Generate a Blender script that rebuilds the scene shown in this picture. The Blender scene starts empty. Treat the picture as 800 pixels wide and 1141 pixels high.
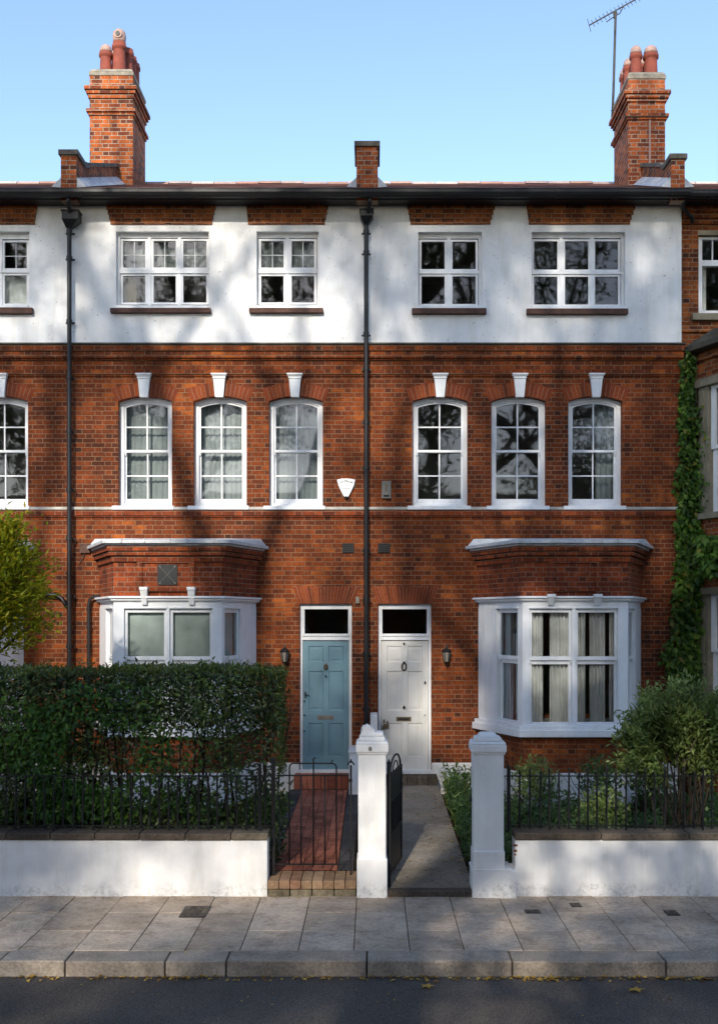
import bpy, bmesh, math, random
import numpy as np
from mathutils import Vector, Matrix, Quaternion
R = math.radians
random.seed(7); rng = np.random.default_rng(7)
scene = bpy.context.scene
C = scene.collection
F = 1220.0; CY = 18.0; CZ = 3.035          # focal length in photo pixels, camera distance and height
def D(y): return CY + y
def PX(px, y=0.0): return (px - 415.0) * D(y) / F
def PZ(py, y=0.0): return CZ + (690.0 - py) * D(y) / F
fx = PX; fz = PZ

# ------------------------------------------------------------------ node helpers
class NT:
    def __init__(s, name, rough=0.6, spec=0.3):
        s.m = bpy.data.materials.new(name); s.m.use_nodes = True
        s.t = s.m.node_tree; s.t.nodes.clear()
        s.out = s.n('ShaderNodeOutputMaterial'); s.b = s.n('ShaderNodeBsdfPrincipled')
        s.l(s.b.outputs[0], s.out.inputs[0])
        s.b.inputs['Roughness'].default_value = rough
        s.b.inputs['Specular IOR Level'].default_value = spec
    def n(s, typ, **k):
        x = s.t.nodes.new(typ)
        for a, b in k.items(): setattr(x, a, b)
        return x
    def l(s, a, b): s.t.links.new(a, b)
    def set(s, sock, v):
        if hasattr(v, 'links') or isinstance(v, bpy.types.NodeSocket): s.l(v, sock)
        else:
            if isinstance(v, (tuple, list)) and len(v) == 3 and sock.type == 'RGBA': v = (*v, 1)
            sock.default_value = v
    def math(s, op, a, b=0.0, c=None, clamp=False):
        x = s.n('ShaderNodeMath', operation=op); x.use_clamp = clamp
        s.set(x.inputs[0], a); s.set(x.inputs[1], b)
        if c is not None: s.set(x.inputs[2], c)
        return x.outputs[0]
    def geo(s): 
        if not hasattr(s, '_g'): s._g = s.n('ShaderNodeNewGeometry')
        return s._g
    def pos(s): return s.geo().outputs['Position']
    def objc(s):
        return s.n('ShaderNodeTexCoord').outputs['Object']
    def noise(s, scale, detail=4, rough=0.55, vec=None, dist=0.0):
        x = s.n('ShaderNodeTexNoise'); x.inputs['Scale'].default_value = scale
        x.inputs['Detail'].default_value = detail; x.inputs['Roughness'].default_value = rough
        x.inputs['Distortion'].default_value = dist
        s.l(vec if vec is not None else s.pos(), x.inputs['Vector']); return x.outputs['Fac']
    def ramp(s, fac, stops, interp='LINEAR'):
        x = s.n('ShaderNodeValToRGB'); x.color_ramp.interpolation = interp
        e = x.color_ramp.elements
        while len(e) < len(stops): e.new(0.5)
        for i, (p, c) in enumerate(stops):
            e[i].position = p
            e[i].color = (c, c, c, 1) if isinstance(c, (int, float)) else (*c, 1)
        s.l(fac, x.inputs[0]); return x.outputs[0]
    def mix(s, fac, a, b, blend='MIX'):
        x = s.n('ShaderNodeMix', data_type='RGBA', blend_type=blend)
        s.set(x.inputs[0], fac); s.set(x.inputs[6], a); s.set(x.inputs[7], b); return x.outputs[2]
    def scale(s, vec, sc):
        x = s.n('ShaderNodeMapping'); x.inputs['Scale'].default_value = sc; s.l(vec, x.inputs[0]); return x.outputs[0]
    def bump(s, h, strength=0.3, dist=0.01):
        x = s.n('ShaderNodeBump'); x.inputs['Strength'].default_value = strength; x.inputs['Distance'].default_value = dist
        s.l(h, x.inputs['Height']); s.l(x.outputs[0], s.b.inputs['Normal'])
    def col(s, c): s.set(s.b.inputs['Base Color'], c)
    def rgh(s, c): s.set(s.b.inputs['Roughness'], c)

def brick_mat(name, tones, mortar, h=0.0752, P=0.328, hw=0.0055, dirt=0.5, joint_vis=1.0, offs=0.0, spread=0.78):
    s = NT(name, 0.85, 0.2)
    g = s.geo()
    # gentle wobble so that courses and joints are not ruler-straight
    nz = s.n('ShaderNodeTexNoise'); nz.inputs['Scale'].default_value = 9; nz.inputs['Detail'].default_value = 3
    s.l(g.outputs['Position'], nz.inputs['Vector'])
    wob = s.n('ShaderNodeVectorMath', operation='MULTIPLY_ADD')
    s.l(nz.outputs['Color'], wob.inputs[0]); wob.inputs[1].default_value = (0.012, 0.012, 0.010); s.l(g.outputs['Position'], wob.inputs[2])
    sp = s.n('ShaderNodeSeparateXYZ'); s.l(wob.outputs[0], sp.inputs[0])
    sn = s.n('ShaderNodeSeparateXYZ'); s.l(g.outputs['True Normal'], sn.inputs[0])
    x, y, z = sp.outputs; nx, ny, nzz = sn.outputs
    u = s.math('SUBTRACT', s.math('MULTIPLY', nx, y), s.math('MULTIPLY', ny, x))
    z = s.math('ADD', z, offs)
    zr = s.math('DIVIDE', z, h); row = s.math('FLOOR', zr); v = s.math('FRACT', zr)
    par = s.math('FLOORED_MODULO', row, 2.0)
    rj = s.n('ShaderNodeTexWhiteNoise', noise_dimensions='1D'); s.l(row, rj.inputs['W'])
    uu = s.math('ADD', s.math('ADD', s.math('DIVIDE', u, P), s.math('MULTIPLY', par, 0.5)), s.math('MULTIPLY', rj.outputs['Value'], 0.06))
    uu = s.math('ADD', uu, 100.0)
    bid = s.math('FLOOR', uu); t = s.math('FRACT', uu)
    isH = s.math('GREATER_THAN', t, 0.667)
    du = s.math('MULTIPLY', s.math('MINIMUM', s.math('MINIMUM', t, s.math('ABSOLUTE', s.math('SUBTRACT', t, 0.667))), s.math('SUBTRACT', 1.0, t)), P)
    dv = s.math('MULTIPLY', s.math('MINIMUM', v, s.math('SUBTRACT', 1.0, v)), h)
    d = s.math('MINIMUM', du, dv)
    rough_edge = s.noise(60, 2)
    d2 = s.math('ADD', d, s.math('MULTIPLY', s.math('SUBTRACT', rough_edge, 0.5), 0.006))
    mr = s.n('ShaderNodeMapRange', interpolation_type='SMOOTHSTEP')
    s.l(d2, mr.inputs[0]); mr.inputs[1].default_value = hw - 0.002; mr.inputs[2].default_value = hw + 0.0025
    mask = mr.outputs[0]
    cv = s.n('ShaderNodeCombineXYZ'); s.l(s.math('ADD', s.math('MULTIPLY', bid, 2.0), isH), cv.inputs[0]); s.l(row, cv.inputs[1])
    s.l(s.math('MULTIPLY', s.math('ROUND', s.math('MULTIPLY', nx, 2)), 7.3), cv.inputs[2])
    wn = s.n('ShaderNodeTexWhiteNoise', noise_dimensions='3D'); s.l(cv.outputs[0], wn.inputs[0])
    # headers skew darker (burnt ends)
    big = s.noise(0.55, 4, 0.6)
    val = s.math('ADD', s.math('ADD', s.math('MULTIPLY', wn.outputs['Value'], spread), (1-spread)*.55), s.math('MULTIPLY', isH, -0.08))
    val = s.math('ADD', val, s.math('MULTIPLY', s.math('SUBTRACT', big, 0.5), dirt * 1.3), clamp=True)
    n = len(tones)
    colr = s.ramp(val, [(i / (n - 1), c) for i, c in enumerate(tones)])
    fine = s.noise(38, 5, 0.65)
    colr = s.mix(1.0, colr, s.ramp(fine, [(0.25, 0.45), (0.75, 1.45)]), 'MULTIPLY')
    blot = s.noise(7, 4, 0.6)
    colr = s.mix(1.0, colr, s.ramp(blot, [(0.3, (0.62,0.66,0.74)), (0.7, (1.25,1.2,1.05))]), 'MULTIPLY')
    mort = s.mix(1.0, mortar, s.ramp(s.noise(3.0, 5, 0.7), [(0.3, 0.45), (0.72, 1.15)]), 'MULTIPLY')
    c = s.mix(s.math('SUBTRACT', 1.0, s.math('MULTIPLY', s.math('SUBTRACT', 1.0, mask), joint_vis)), mort, colr)
    # soot and weather staining, shaped by noise only
    st = s.noise(1.6, 6, 0.7, s.scale(s.pos(), (1, 1, 0.45)))
    c = s.mix(1.0, c, s.ramp(st, [(0.30, 0.55), (0.55, 1.0), (0.8, 1.08)]), 'MULTIPLY')
    s.col(c)
    hgt = s.math('ADD', mask, s.math('MULTIPLY', fine, 0.35))
    s.bump(hgt, 0.55, 0.008)
    return s.m

TONES = [(0.048,0.018,0.011),(0.105,0.027,0.011),(0.155,0.036,0.011),(0.20,0.044,0.011),(0.26,0.060,0.013),(0.40,0.108,0.02)]
M = {}
M['brick'] = brick_mat('red_brick', TONES, (0.29,0.16,0.09), dirt=1.25, hw=0.0050, spread=.58)
M['brick_warm'] = brick_mat('orange_brick', [(0.06,0.024,0.015),(0.16,0.042,0.016),(0.24,0.064,0.018),(0.30,0.085,0.022),(0.36,0.11,0.03)], (0.32,0.22,0.14), dirt=0.4)
M['brick_fine'] = brick_mat('fine_red_brick', [(0.09,0.025,0.014),(0.20,0.042,0.015),(0.26,0.052,0.016),(0.33,0.072,0.02)], (0.34,0.20,0.13), hw=0.0045, dirt=0.3)
M['chimney_brick'] = brick_mat('chimney_brick', [(0.07,0.035,0.028),(0.24,0.06,0.025),(0.42,0.10,0.028),(0.50,0.125,0.032),(0.54,0.15,0.042)], (0.48,0.37,0.27), dirt=0.25, hw=0.006)

def island_mat(name, stops, rough=0.85, nscale=30, var=(0.7,1.2), bstr=0.4, spec=0.2, big=None):
    s = NT(name, rough, spec)
    c = s.ramp(s.geo().outputs['Random Per Island'], stops)
    f = s.noise(nscale, 5, 0.65)
    c = s.mix(1.0, c, s.ramp(f, [(0.28, var[0]), (0.72, var[1])]), 'MULTIPLY')
    if big: c = s.mix(1.0, c, s.ramp(s.noise(big, 5, 0.65), [(0.3, 0.6), (0.65, 1.1)]), 'MULTIPLY')
    if name == 'york_flagstone':
        c = s.mix(s.ramp(s.noise(17, 2, 0.4), [(0.70, 0.0), (0.74, 0.55)]), c, (0.10,0.085,0.07))
        c = s.mix(1.0, c, s.ramp(s.noise(4.5, 6, 0.75), [(0.32, (0.62,0.60,0.58)), (0.5, (1,1,1))]), 'MULTIPLY')
        c = s.mix(1.0, c, s.ramp(s.noise(90, 3, 0.7), [(0.35, 0.75), (0.65, 1.15)]), 'MULTIPLY')
    s.col(c); s.bump(f, bstr, 0.006)
    return s.m
M['voussoir'] = island_mat('rubbed_red_brick', [(0,(0.12,0.030,0.013)),(0.5,(0.21,0.044,0.015)),(1,(0.29,0.066,0.019))])
M['mortar'] = island_mat('lime_mortar', [(0,(0.22,0.13,0.085)),(1,(0.26,0.16,0.10))])
M['flag'] = island_mat('york_flagstone', [(0,(0.46,0.365,0.275)),(0.5,(0.52,0.415,0.315)),(1,(0.58,0.47,0.365))], 0.9, 22, (0.75,1.15), 0.35, 0.1, big=1.4)
M['kerb'] = island_mat('granite_kerb', [(0,(0.33,0.27,0.21)),(1,(0.44,0.37,0.295))], 0.75, 45, (0.55,1.25), 0.5, 0.3, big=3.0)
M['path_tile'] = island_mat('terracotta_path_brick', [(0,(0.26,0.080,0.048)),(0.5,(0.37,0.12,0.070)),(1,(0.46,0.16,0.095))], 0.92, 25, (0.7,1.15), 0.3, 0.3, big=1.5)
M['slate_tile'] = island_mat('dark_edging_brick', [(0,(0.035,0.035,0.038)),(1,(0.075,0.07,0.07))], 0.7, 25, (0.7,1.15), 0.3)
M['step_brick'] = island_mat('sandy_step_brick', [(0,(0.30,0.18,0.10)),(0.6,(0.45,0.29,0.17)),(1,(0.36,0.16,0.09))], 0.8, 20, (0.6,1.2), 0.4, 0.2, big=4)
M['coping'] = island_mat('weathered_coping', [(0,(0.075,0.06,0.045)),(0.6,(0.13,0.10,0.075)),(1,(0.17,0.14,0.10))], 0.9, 30, (0.5,1.3), 0.6, 0.2, big=2.5)

M['riser'] = island_mat('rough_step_stone', [(0,(0.20,0.16,0.10)),(1,(0.30,0.25,0.17))], 0.9, 14, (0.45,1.3), 0.9, 0.1, big=5)
def paint(name, c, rough=0.45, dirt=0.12, scale=2.0, spots=False, bstr=0.12, bsc=14, base_dirt=None):
    s = NT(name, rough, 0.4)
    n1 = s.noise(scale, 6, 0.65)
    k = s.ramp(n1, [(0.30, 1 - dirt), (0.62, 1.0)])
    col = s.mix(1.0, c, k, 'MULTIPLY')
    streak = s.noise(3.5, 4, 0.7, s.scale(s.pos(), (2.2, 2.2, 0.25)))
    col = s.mix(1.0, col, s.ramp(streak, [(0.33, (0.93,0.92,0.89)), (0.52, (1,1,1))]), 'MULTIPLY')
    if spots:
        sp = s.noise(26, 2, 0.5)
        col = s.mix(s.ramp(sp, [(0.70, 0.0), (0.76, 0.75)]), col, (0.25,0.19,0.13))
    if base_dirt is not None:      # splashed, patchy dirt creeping up from the pavement
        g = s.n('ShaderNodeSeparateXYZ'); s.l(s.pos(), g.inputs[0])
        hgt = s.math('SUBTRACT', s.math('MULTIPLY', s.math('POWER', s.noise(1.7, 6, 0.75), 2.5), base_dirt * 4), g.outputs[2])
        f = s.ramp(hgt, [(0.0, 0.0), (0.10, 0.7)])
        f2 = s.math('MULTIPLY', f, s.ramp(s.noise(22, 5, 0.75), [(0.45, 0.0), (0.75, 0.8)]))
        col = s.mix(f2, col, (0.10,0.085,0.06))
    s.col(col); s.bump(s.noise(bsc, 6, 0.7), bstr, 0.01)
    return s.m
M['white'] = paint('white_gloss_paint', (0.80,0.81,0.82), 0.35, 0.08, 5, bstr=0.06, bsc=30)
M['render'] = paint('white_render', (0.82,0.82,0.815), 0.8, 0.20, 1.3, spots=True, bstr=0.25, bsc=9)
M['wallwhite'] = paint('white_masonry_paint', (0.80,0.79,0.775), 0.7, 0.16, 1.8, spots=False, bstr=0.3, bsc=18, base_dirt=0.2)
M['blue'] = paint('blue_door_paint', (0.165,0.29,0.345), 0.42, 0.12, 2.2, bstr=0.05, bsc=30)
M['cream'] = paint('offwhite_door_paint', (0.66,0.645,0.61), 0.42, 0.08, 2.2, bstr=0.05, bsc=30)
M['stone'] = paint('painted_stone', (0.27,0.235,0.165), 0.8, 0.4, 4, spots=True, bstr=0.3)
M['string'] = paint('string_stone', (0.55,0.52,0.46), 0.8, 0.5, 3, bstr=0.3)
M['iron'] = paint('black_iron', (0.006,0.006,0.007), 0.5, 0.2, 8, bstr=0.2, bsc=40)
M['blackpvc'] = paint('black_gutter_paint', (0.006,0.0065,0.008), 0.45, 0.3, 3, bstr=0.1)
M['lead'] = paint('lead_sheet', (0.60,0.62,0.64), 0.5, 0.35, 6, bstr=0.4, bsc=12)
M['leaddark'] = paint('mossy_lead', (0.07,0.065,0.05), 0.7, 0.6, 6, bstr=0.4)
M['sillbrown'] = paint('tile_sill', (0.11,0.055,0.04), 0.8, 0.5, 8, bstr=0.4)
M['metalgrey'] = paint('grey_metal', (0.22,0.20,0.17), 0.4, 0.3, 10)
M['brass'] = paint('dull_brass', (0.16,0.12,0.07), 0.35, 0.3, 20)
M['pot'] = paint('terracotta_pot', (0.30,0.075,0.045), 0.8, 0.35, 5, bstr=0.2)
M['potcap'] = paint('pale_cowl', (0.50,0.33,0.27), 0.7, 0.35, 12, bstr=0.2)
M['cement'] = paint('cement_flaunching', (0.36,0.32,0.25), 0.9, 0.5, 8, bstr=0.6)
M['ashlar'] = paint('weathered_parapet_stone', (0.20,0.17,0.13), 0.9, 0.6, 5, bstr=0.6)
M['concrete'] = None
def concrete():
    s = NT('worn_concrete', 0.85, 0.25)
    n1 = s.noise(1.6, 7, 0.7); n2 = s.noise(30, 5, 0.7)
    c = s.ramp(n1, [(0.28, (0.13,0.11,0.08)), (0.5, (0.21,0.18,0.14)), (0.75, (0.30,0.265,0.22))])
    c = s.mix(1.0, c, s.ramp(n2, [(0.3, 0.7), (0.7, 1.2)]), 'MULTIPLY')
    w = s.n('ShaderNodeTexVoronoi', feature='DISTANCE_TO_EDGE'); w.inputs['Scale'].default_value = 2.2
    dv = s.n('ShaderNodeVectorMath', operation='MULTIPLY_ADD'); nn = s.n('ShaderNodeTexNoise'); nn.inputs['Scale'].default_value = 4; nn.inputs['Detail'].default_value = 6
    s.l(s.pos(), nn.inputs['Vector']); s.l(nn.outputs['Color'], dv.inputs[0]); dv.inputs[1].default_value = (0.4,0.4,0.4); s.l(s.pos(), dv.inputs[2])
    s.l(dv.outputs[0], w.inputs['Vector'])
    crack = s.ramp(w.outputs['Distance'], [(0.0, 0.45), (0.018, 1.0)])
    c = s.mix(1.0, c, crack, 'MULTIPLY')
    s.col(c); s.bump(s.math('ADD', n2, s.math('MULTIPLY', crack, 1.0)), 0.4, 0.01); return s.m
M['concrete'] = concrete()
def asphalt():
    s = NT('asphalt', 0.95, 0.08)
    n1 = s.noise(0.9, 5, 0.6); n2 = s.noise(75, 4, 0.8)
    c = s.ramp(n1, [(0.3, (0.075,0.064,0.055)), (0.7, (0.105,0.091,0.079))])
    c = s.mix(1.0, c, s.ramp(n2, [(0.38, 0.45), (0.62, 1.7)]), 'MULTIPLY')
    s.col(c); s.bump(n2, 0.7, 0.01); return s.m
M['asphalt'] = asphalt()
def soil():
    s = NT('garden_soil', 0.95, 0.1)
    n = s.noise(16, 6, 0.75)
    c = s.ramp(n, [(0.3, (0.018,0.013,0.008)), (0.55, (0.05,0.032,0.018)), (0.7, (0.16,0.07,0.03))])
    s.col(c); s.bump(n, 1.0, 0.05); return s.m
M['soil'] = soil()
def roof_mat():
    s = NT('clay_roof_tile', 0.85, 0.2)
    sp = s.n('ShaderNodeSeparateXYZ'); s.l(s.pos(), sp.inputs[0])
    rw = s.math('DIVIDE', sp.outputs[1], 0.11); row = s.math('FLOOR', rw)
    cu = s.math('ADD', s.math('DIVIDE', sp.outputs[0], 0.17), s.math('MULTIPLY', s.math('FLOORED_MODULO', row, 2), 0.5)); cid = s.math('FLOOR', cu)
    cv = s.n('ShaderNodeCombineXYZ'); s.l(cid, cv.inputs[0]); s.l(row, cv.inputs[1])
    wn = s.n('ShaderNodeTexWhiteNoise', noise_dimensions='3D'); s.l(cv.outputs[0], wn.inputs[0])
    c = s.ramp(wn.outputs['Value'], [(0, (0.05,0.028,0.022)), (0.6, (0.13,0.05,0.032)), (1, (0.20,0.085,0.05))])
    s.col(c); s.bump(s.math('FRACT', rw), 0.8, 0.03); return s.m
M['roof'] = roof_mat()
M['ridge'] = island_mat('ridge_tile', [(0,(0.35,0.20,0.15)),(0.5,(0.55,0.48,0.43)),(1,(0.42,0.22,0.16))], 0.85, 20)
def glass_mat(name='window_glass', refl=0.045, tint=(0.86,0.90,0.89)):
    m = bpy.data.materials.new(name); m.use_nodes = True; t = m.node_tree; t.nodes.clear()
    o = t.nodes.new('ShaderNodeOutputMaterial'); mx = t.nodes.new('ShaderNodeMixShader')
    tr = t.nodes.new('ShaderNodeBsdfTransparent'); tr.inputs[0].default_value = (*tint, 1)
    gl = t.nodes.new('ShaderNodeBsdfGlossy'); gl.inputs['Roughness'].default_value = 0.025; gl.inputs[0].default_value = (1,1,1,1)
    lw = t.nodes.new('ShaderNodeFresnel'); lw.inputs[0].default_value = 1.5
    ml = t.nodes.new('ShaderNodeMath'); ml.operation = 'MULTIPLY'; ml.inputs[1].default_value = refl / 0.04; ml.use_clamp = True
    t.links.new(lw.outputs[0], ml.inputs[0]); t.links.new(ml.outputs[0], mx.inputs[0])
    nz = t.nodes.new('ShaderNodeTexNoise'); nz.inputs['Scale'].default_value = 1.6; nz.inputs['Detail'].default_value = 1
    g = t.nodes.new('ShaderNodeNewGeometry'); t.links.new(g.outputs['Position'], nz.inputs['Vector'])
    bp = t.nodes.new('ShaderNodeBump'); bp.inputs['Strength'].default_value = 0.10; bp.inputs['Distance'].default_value = 0.02
    t.links.new(nz.outputs['Fac'], bp.inputs['Height']); t.links.new(bp.outputs[0], gl.inputs['Normal'])
    t.links.new(tr.outputs[0], mx.inputs[1]); t.links.new(gl.outputs[0], mx.inputs[2]); t.links.new(mx.outputs[0], o.inputs[0])
    return m
M['glass'] = glass_mat()
def cloth(name, c, rough=0.9):
    s = NT(name, rough, 0.1)
    s.col(s.mix(1.0, c, s.ramp(s.noise(6, 4), [(0.3, 0.85), (0.7, 1.05)]), 'MULTIPLY')); return s.m
M['sheer'] = cloth('grey_sheer_curtain', (0.27,0.29,0.295))
M['drape'] = cloth('pale_drape', (0.85,0.84,0.83))
M['blind'] = cloth('frosted_blind', (0.47,0.52,0.51))
M['whiteblind'] = cloth('white_blind', (0.75,0.77,0.76))
M['ochre'] = cloth('ochre_curtain', (0.20,0.17,0.06))
M['room'] = cloth('room_plaster', (0.38,0.36,0.33))
M['plate'] = cloth('dark_slate_plate', (0.045,0.047,0.047), 0.5)
M['lampglass'] = cloth('frosted_lamp_glass', (0.22,0.20,0.17), 0.2)
M['bark'] = island_mat('bark', [(0,(0.075,0.058,0.042)),(1,(0.11,0.085,0.06))], 0.95, 12, (0.5,1.3), 0.8)
M['stem'] = island_mat('hedge_stem', [(0,(0.035,0.026,0.018)),(1,(0.06,0.045,0.03))], 0.95, 20, (0.6,1.2), 0.5)
def leaf_mat(name, stops, transl=0.35, rough=0.45, spec=0.35, clump=None):
    s = NT(name, rough, spec)
    c = s.ramp(s.geo().outputs['Random Per Island'], stops)
    if clump: c = s.mix(1.0, c, s.ramp(s.noise(clump, 3), [(0.35, 0.6), (0.65, 1.25)]), 'MULTIPLY')
    s.col(c)
    tr = s.n('ShaderNodeBsdfTranslucent'); s.l(c, tr.inputs[0])
    mx = s.n('ShaderNodeMixShader'); mx.inputs[0].default_value = transl
    s.l(s.b.outputs[0], mx.inputs[1]); s.l(tr.outputs[0], mx.inputs[2]); s.l(mx.outputs[0], s.out.inputs[0])
    return s.m
M['hedgeleaf'] = leaf_mat('hedge_leaf', [(0,(0.024,0.048,0.016)),(0.5,(0.055,0.098,0.024)),(0.8,(0.11,0.17,0.03)),(0.97,(0.17,0.23,0.05)),(1,(0.18,0.08,0.03))], 0.25, 0.36, 0.5, clump=1.3)
M['hedgetop'] = leaf_mat('hedge_top_leaf', [(0,(0.05,0.08,0.018)),(0.6,(0.10,0.14,0.025)),(1,(0.20,0.19,0.04))], 0.35, 0.5, 0.3)
M['ivyleaf'] = leaf_mat('creeper_leaf', [(0,(0.03,0.075,0.012)),(0.55,(0.085,0.19,0.022)),(0.93,(0.18,0.30,0.035)),(1,(0.32,0.24,0.04))], 0.45, 0.45, 0.35, clump=1.5)
M['hedgeivy'] = leaf_mat('climbing_leaf', [(0,(0.03,0.085,0.014)),(0.7,(0.06,0.15,0.018)),(1,(0.12,0.22,0.025))], 0.35)
M['yellowleaf'] = leaf_mat('yellow_green_leaf', [(0,(0.20,0.25,0.015)),(0.6,(0.36,0.40,0.025)),(1,(0.58,0.46,0.03))], 0.5)
M['bushleaf'] = leaf_mat('bush_leaf', [(0,(0.11,0.17,0.035)),(0.6,(0.22,0.30,0.075)),(1,(0.36,0.42,0.15))], 0.4, clump=2.5)
M['strapleaf'] = leaf_mat('strap_leaf', [(0,(0.05,0.105,0.025)),(0.8,(0.10,0.17,0.04)),(1,(0.30,0.28,0.05))], 0.3)
M['coverleaf'] = leaf_mat('ground_cover_leaf', [(0,(0.04,0.085,0.022)),(0.7,(0.085,0.15,0.035)),(1,(0.17,0.23,0.06))], 0.35)
M['treeleaf'] = leaf_mat('plane_leaf', [(0,(0.05,0.085,0.02)),(0.7,(0.075,0.12,0.03)),(1,(0.16,0.15,0.04))], 0.5)
M['litter'] = leaf_mat('fallen_leaf', [(0,(0.16,0.07,0.02)),(0.5,(0.42,0.24,0.04)),(1,(0.60,0.40,0.07))], 0.2, 0.6)
M['deadleaf'] = leaf_mat('dead_leaf', [(0,(0.10,0.04,0.018)),(0.6,(0.24,0.09,0.035)),(1,(0.34,0.18,0.07))], 0.2, 0.7)

# ------------------------------------------------------------------ mesh builder
ORG = {}
class MB:
    def __init__(s): s.v = []; s.f = []; s.M = None
    def add(s, vs, fs):
        o = len(s.v)
        if s.M is not None: vs = [tuple(s.M @ Vector(v)) for v in vs]
        s.v += [tuple(v) for v in vs]; s.f += [tuple(i + o for i in f) for f in fs]; return s
    def box(s, x0, x1, y0, y1, z0, z1):
        x0,x1 = min(x0,x1),max(x0,x1); y0,y1 = min(y0,y1),max(y0,y1); z0,z1 = min(z0,z1),max(z0,z1)
        return s.add([(x0,y0,z0),(x1,y0,z0),(x1,y1,z0),(x0,y1,z0),(x0,y0,z1),(x1,y0,z1),(x1,y1,z1),(x0,y1,z1)],
              [(0,3,2,1),(4,5,6,7),(0,1,5,4),(1,2,6,5),(2,3,7,6),(3,0,4,7)])
    def frus(s, x0,x1,y0,y1,z0, X0,X1,Y0,Y1,z1):
        return s.add([(x0,y0,z0),(x1,y0,z0),(x1,y1,z0),(x0,y1,z0),(X0,Y0,z1),(X1,Y0,z1),(X1,Y1,z1),(X0,Y1,z1)],
              [(0,3,2,1),(4,5,6,7),(0,1,5,4),(1,2,6,5),(2,3,7,6),(3,0,4,7)])
    def prism(s, pts, a, b, ax='y'):
        n = len(pts)
        if ax == 'y': f = lambda p, t: (p[0], t, p[1])
        elif ax == 'z': f = lambda p, t: (p[0], p[1], t)
        else: f = lambda p, t: (t, p[0], p[1])
        vs = [f(p, a) for p in pts] + [f(p, b) for p in pts]
        fs = [tuple(range(n)), tuple(range(2*n-1, n-1, -1))] + [(i, i+n, (i+1)%n+n, (i+1)%n) for i in range(n)]
        return s.add(vs, fs)
    def ring(s, outer, inner, y0, y1):          # closed loops in xz with equal count
        n = len(outer)
        vs = [(p[0],y0,p[1]) for p in outer] + [(p[0],y0,p[1]) for p in inner] + [(p[0],y1,p[1]) for p in outer] + [(p[0],y1,p[1]) for p in inner]
        fs = []
        for i in range(n):
            j = (i+1) % n
            fs += [(i,j,n+j,n+i),(2*n+j,2*n+i,3*n+i,3*n+j),(i,2*n+i,2*n+j,j),(n+i,n+j,3*n+j,3*n+i)]
        return s.add(vs, fs)
    def tube(s, pts, r, n=8, caps=True):
        pts = [Vector(p) for p in pts]; rs = r if isinstance(r, (list,tuple)) else [r]*len(pts)
        vs = []; fs = []; prev = None
        for i, p in enumerate(pts):
            d = (pts[min(i+1,len(pts)-1)] - pts[max(i-1,0)]).normalized()
            a = prev if prev is not None else (Vector((0,0,1)) if abs(d.z) < 0.9 else Vector((1,0,0)))
            u = (a - d*a.dot(d)).normalized(); w = d.cross(u); prev = u
            for k in range(n):
                t = 2*math.pi*k/n; q = p + (u*math.cos(t) + w*math.sin(t))*rs[i]; vs.append(tuple(q))
        for i in range(len(pts)-1):
            for k in range(n):
                a = i*n+k; b = i*n+(k+1)%n; fs.append((a,b,b+n,a+n))
        if caps: fs += [tuple(range(n-1,-1,-1)), tuple(range((len(pts)-1)*n, len(pts)*n))]
        return s.add(vs, fs)
    def lathe(s, prof, cx, cy, n=20):
        vs = []; fs = []
        for r, z in prof:
            for k in range(n):
                t = 2*math.pi*k/n; vs.append((cx + r*math.cos(t), cy + r*math.sin(t), z))
        for i in range(len(prof)-1):
            for k in range(n):
                a = i*n+k; b = i*n+(k+1)%n; fs.append((a,b,b+n,a+n))
        fs += [tuple(range(n-1,-1,-1)), tuple(range((len(prof)-1)*n, len(prof)*n))]
        return s.add(vs, fs)
    def build(s, name, mat, parent=None, bevel=0, smooth=False, recalc=True, loc=None):
        me = bpy.data.meshes.new(name)
        org = ORG[parent.name] if parent is not None else Vector(loc if loc is not None else (0,0,0))
        vs = [(v[0]-org.x, v[1]-org.y, v[2]-org.z) for v in s.v]
        me.from_pydata(vs, [], s.f); me.materials.append(M[mat] if isinstance(mat, str) else mat)
        if recalc:
            bm = bmesh.new(); bm.from_mesh(me); bmesh.ops.recalc_face_normals(bm, faces=bm.faces); bm.to_mesh(me); bm.free()
        if smooth: me.shade_smooth()
        o = bpy.data.objects.new(name, me); C.objects.link(o)
        if parent is not None: o.parent = parent
        else: o.location = org
        ORG[o.name] = org
        if bevel:
            b = o.modifiers.new('bevel', 'BEVEL'); b.width = bevel; b.segments = 2; b.limit_method = 'ANGLE'; b.angle_limit = R(40)
        return o
def tag(o, label=None, cat=None, group=None, kind=None):
    if label: o['label'] = label
    if cat: o['category'] = cat
    if group: o['group'] = group
    if kind: o['kind'] = kind
    return o
def thing(name, loc, label, cat, group=None):
    o = bpy.data.objects.new(name, None); C.objects.link(o); o.location = loc; o.empty_display_size = 0.2
    ORG[o.name] = Vector(loc); return tag(o, label, cat, group)
def copy_tree(o, parent=None):
    c = o.copy(); C.objects.link(c); c.parent = parent; ORG[c.name] = ORG[o.name]
    for ch in [x for x in bpy.data.objects if x.parent == o]: copy_tree(ch, c)
    return c

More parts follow.
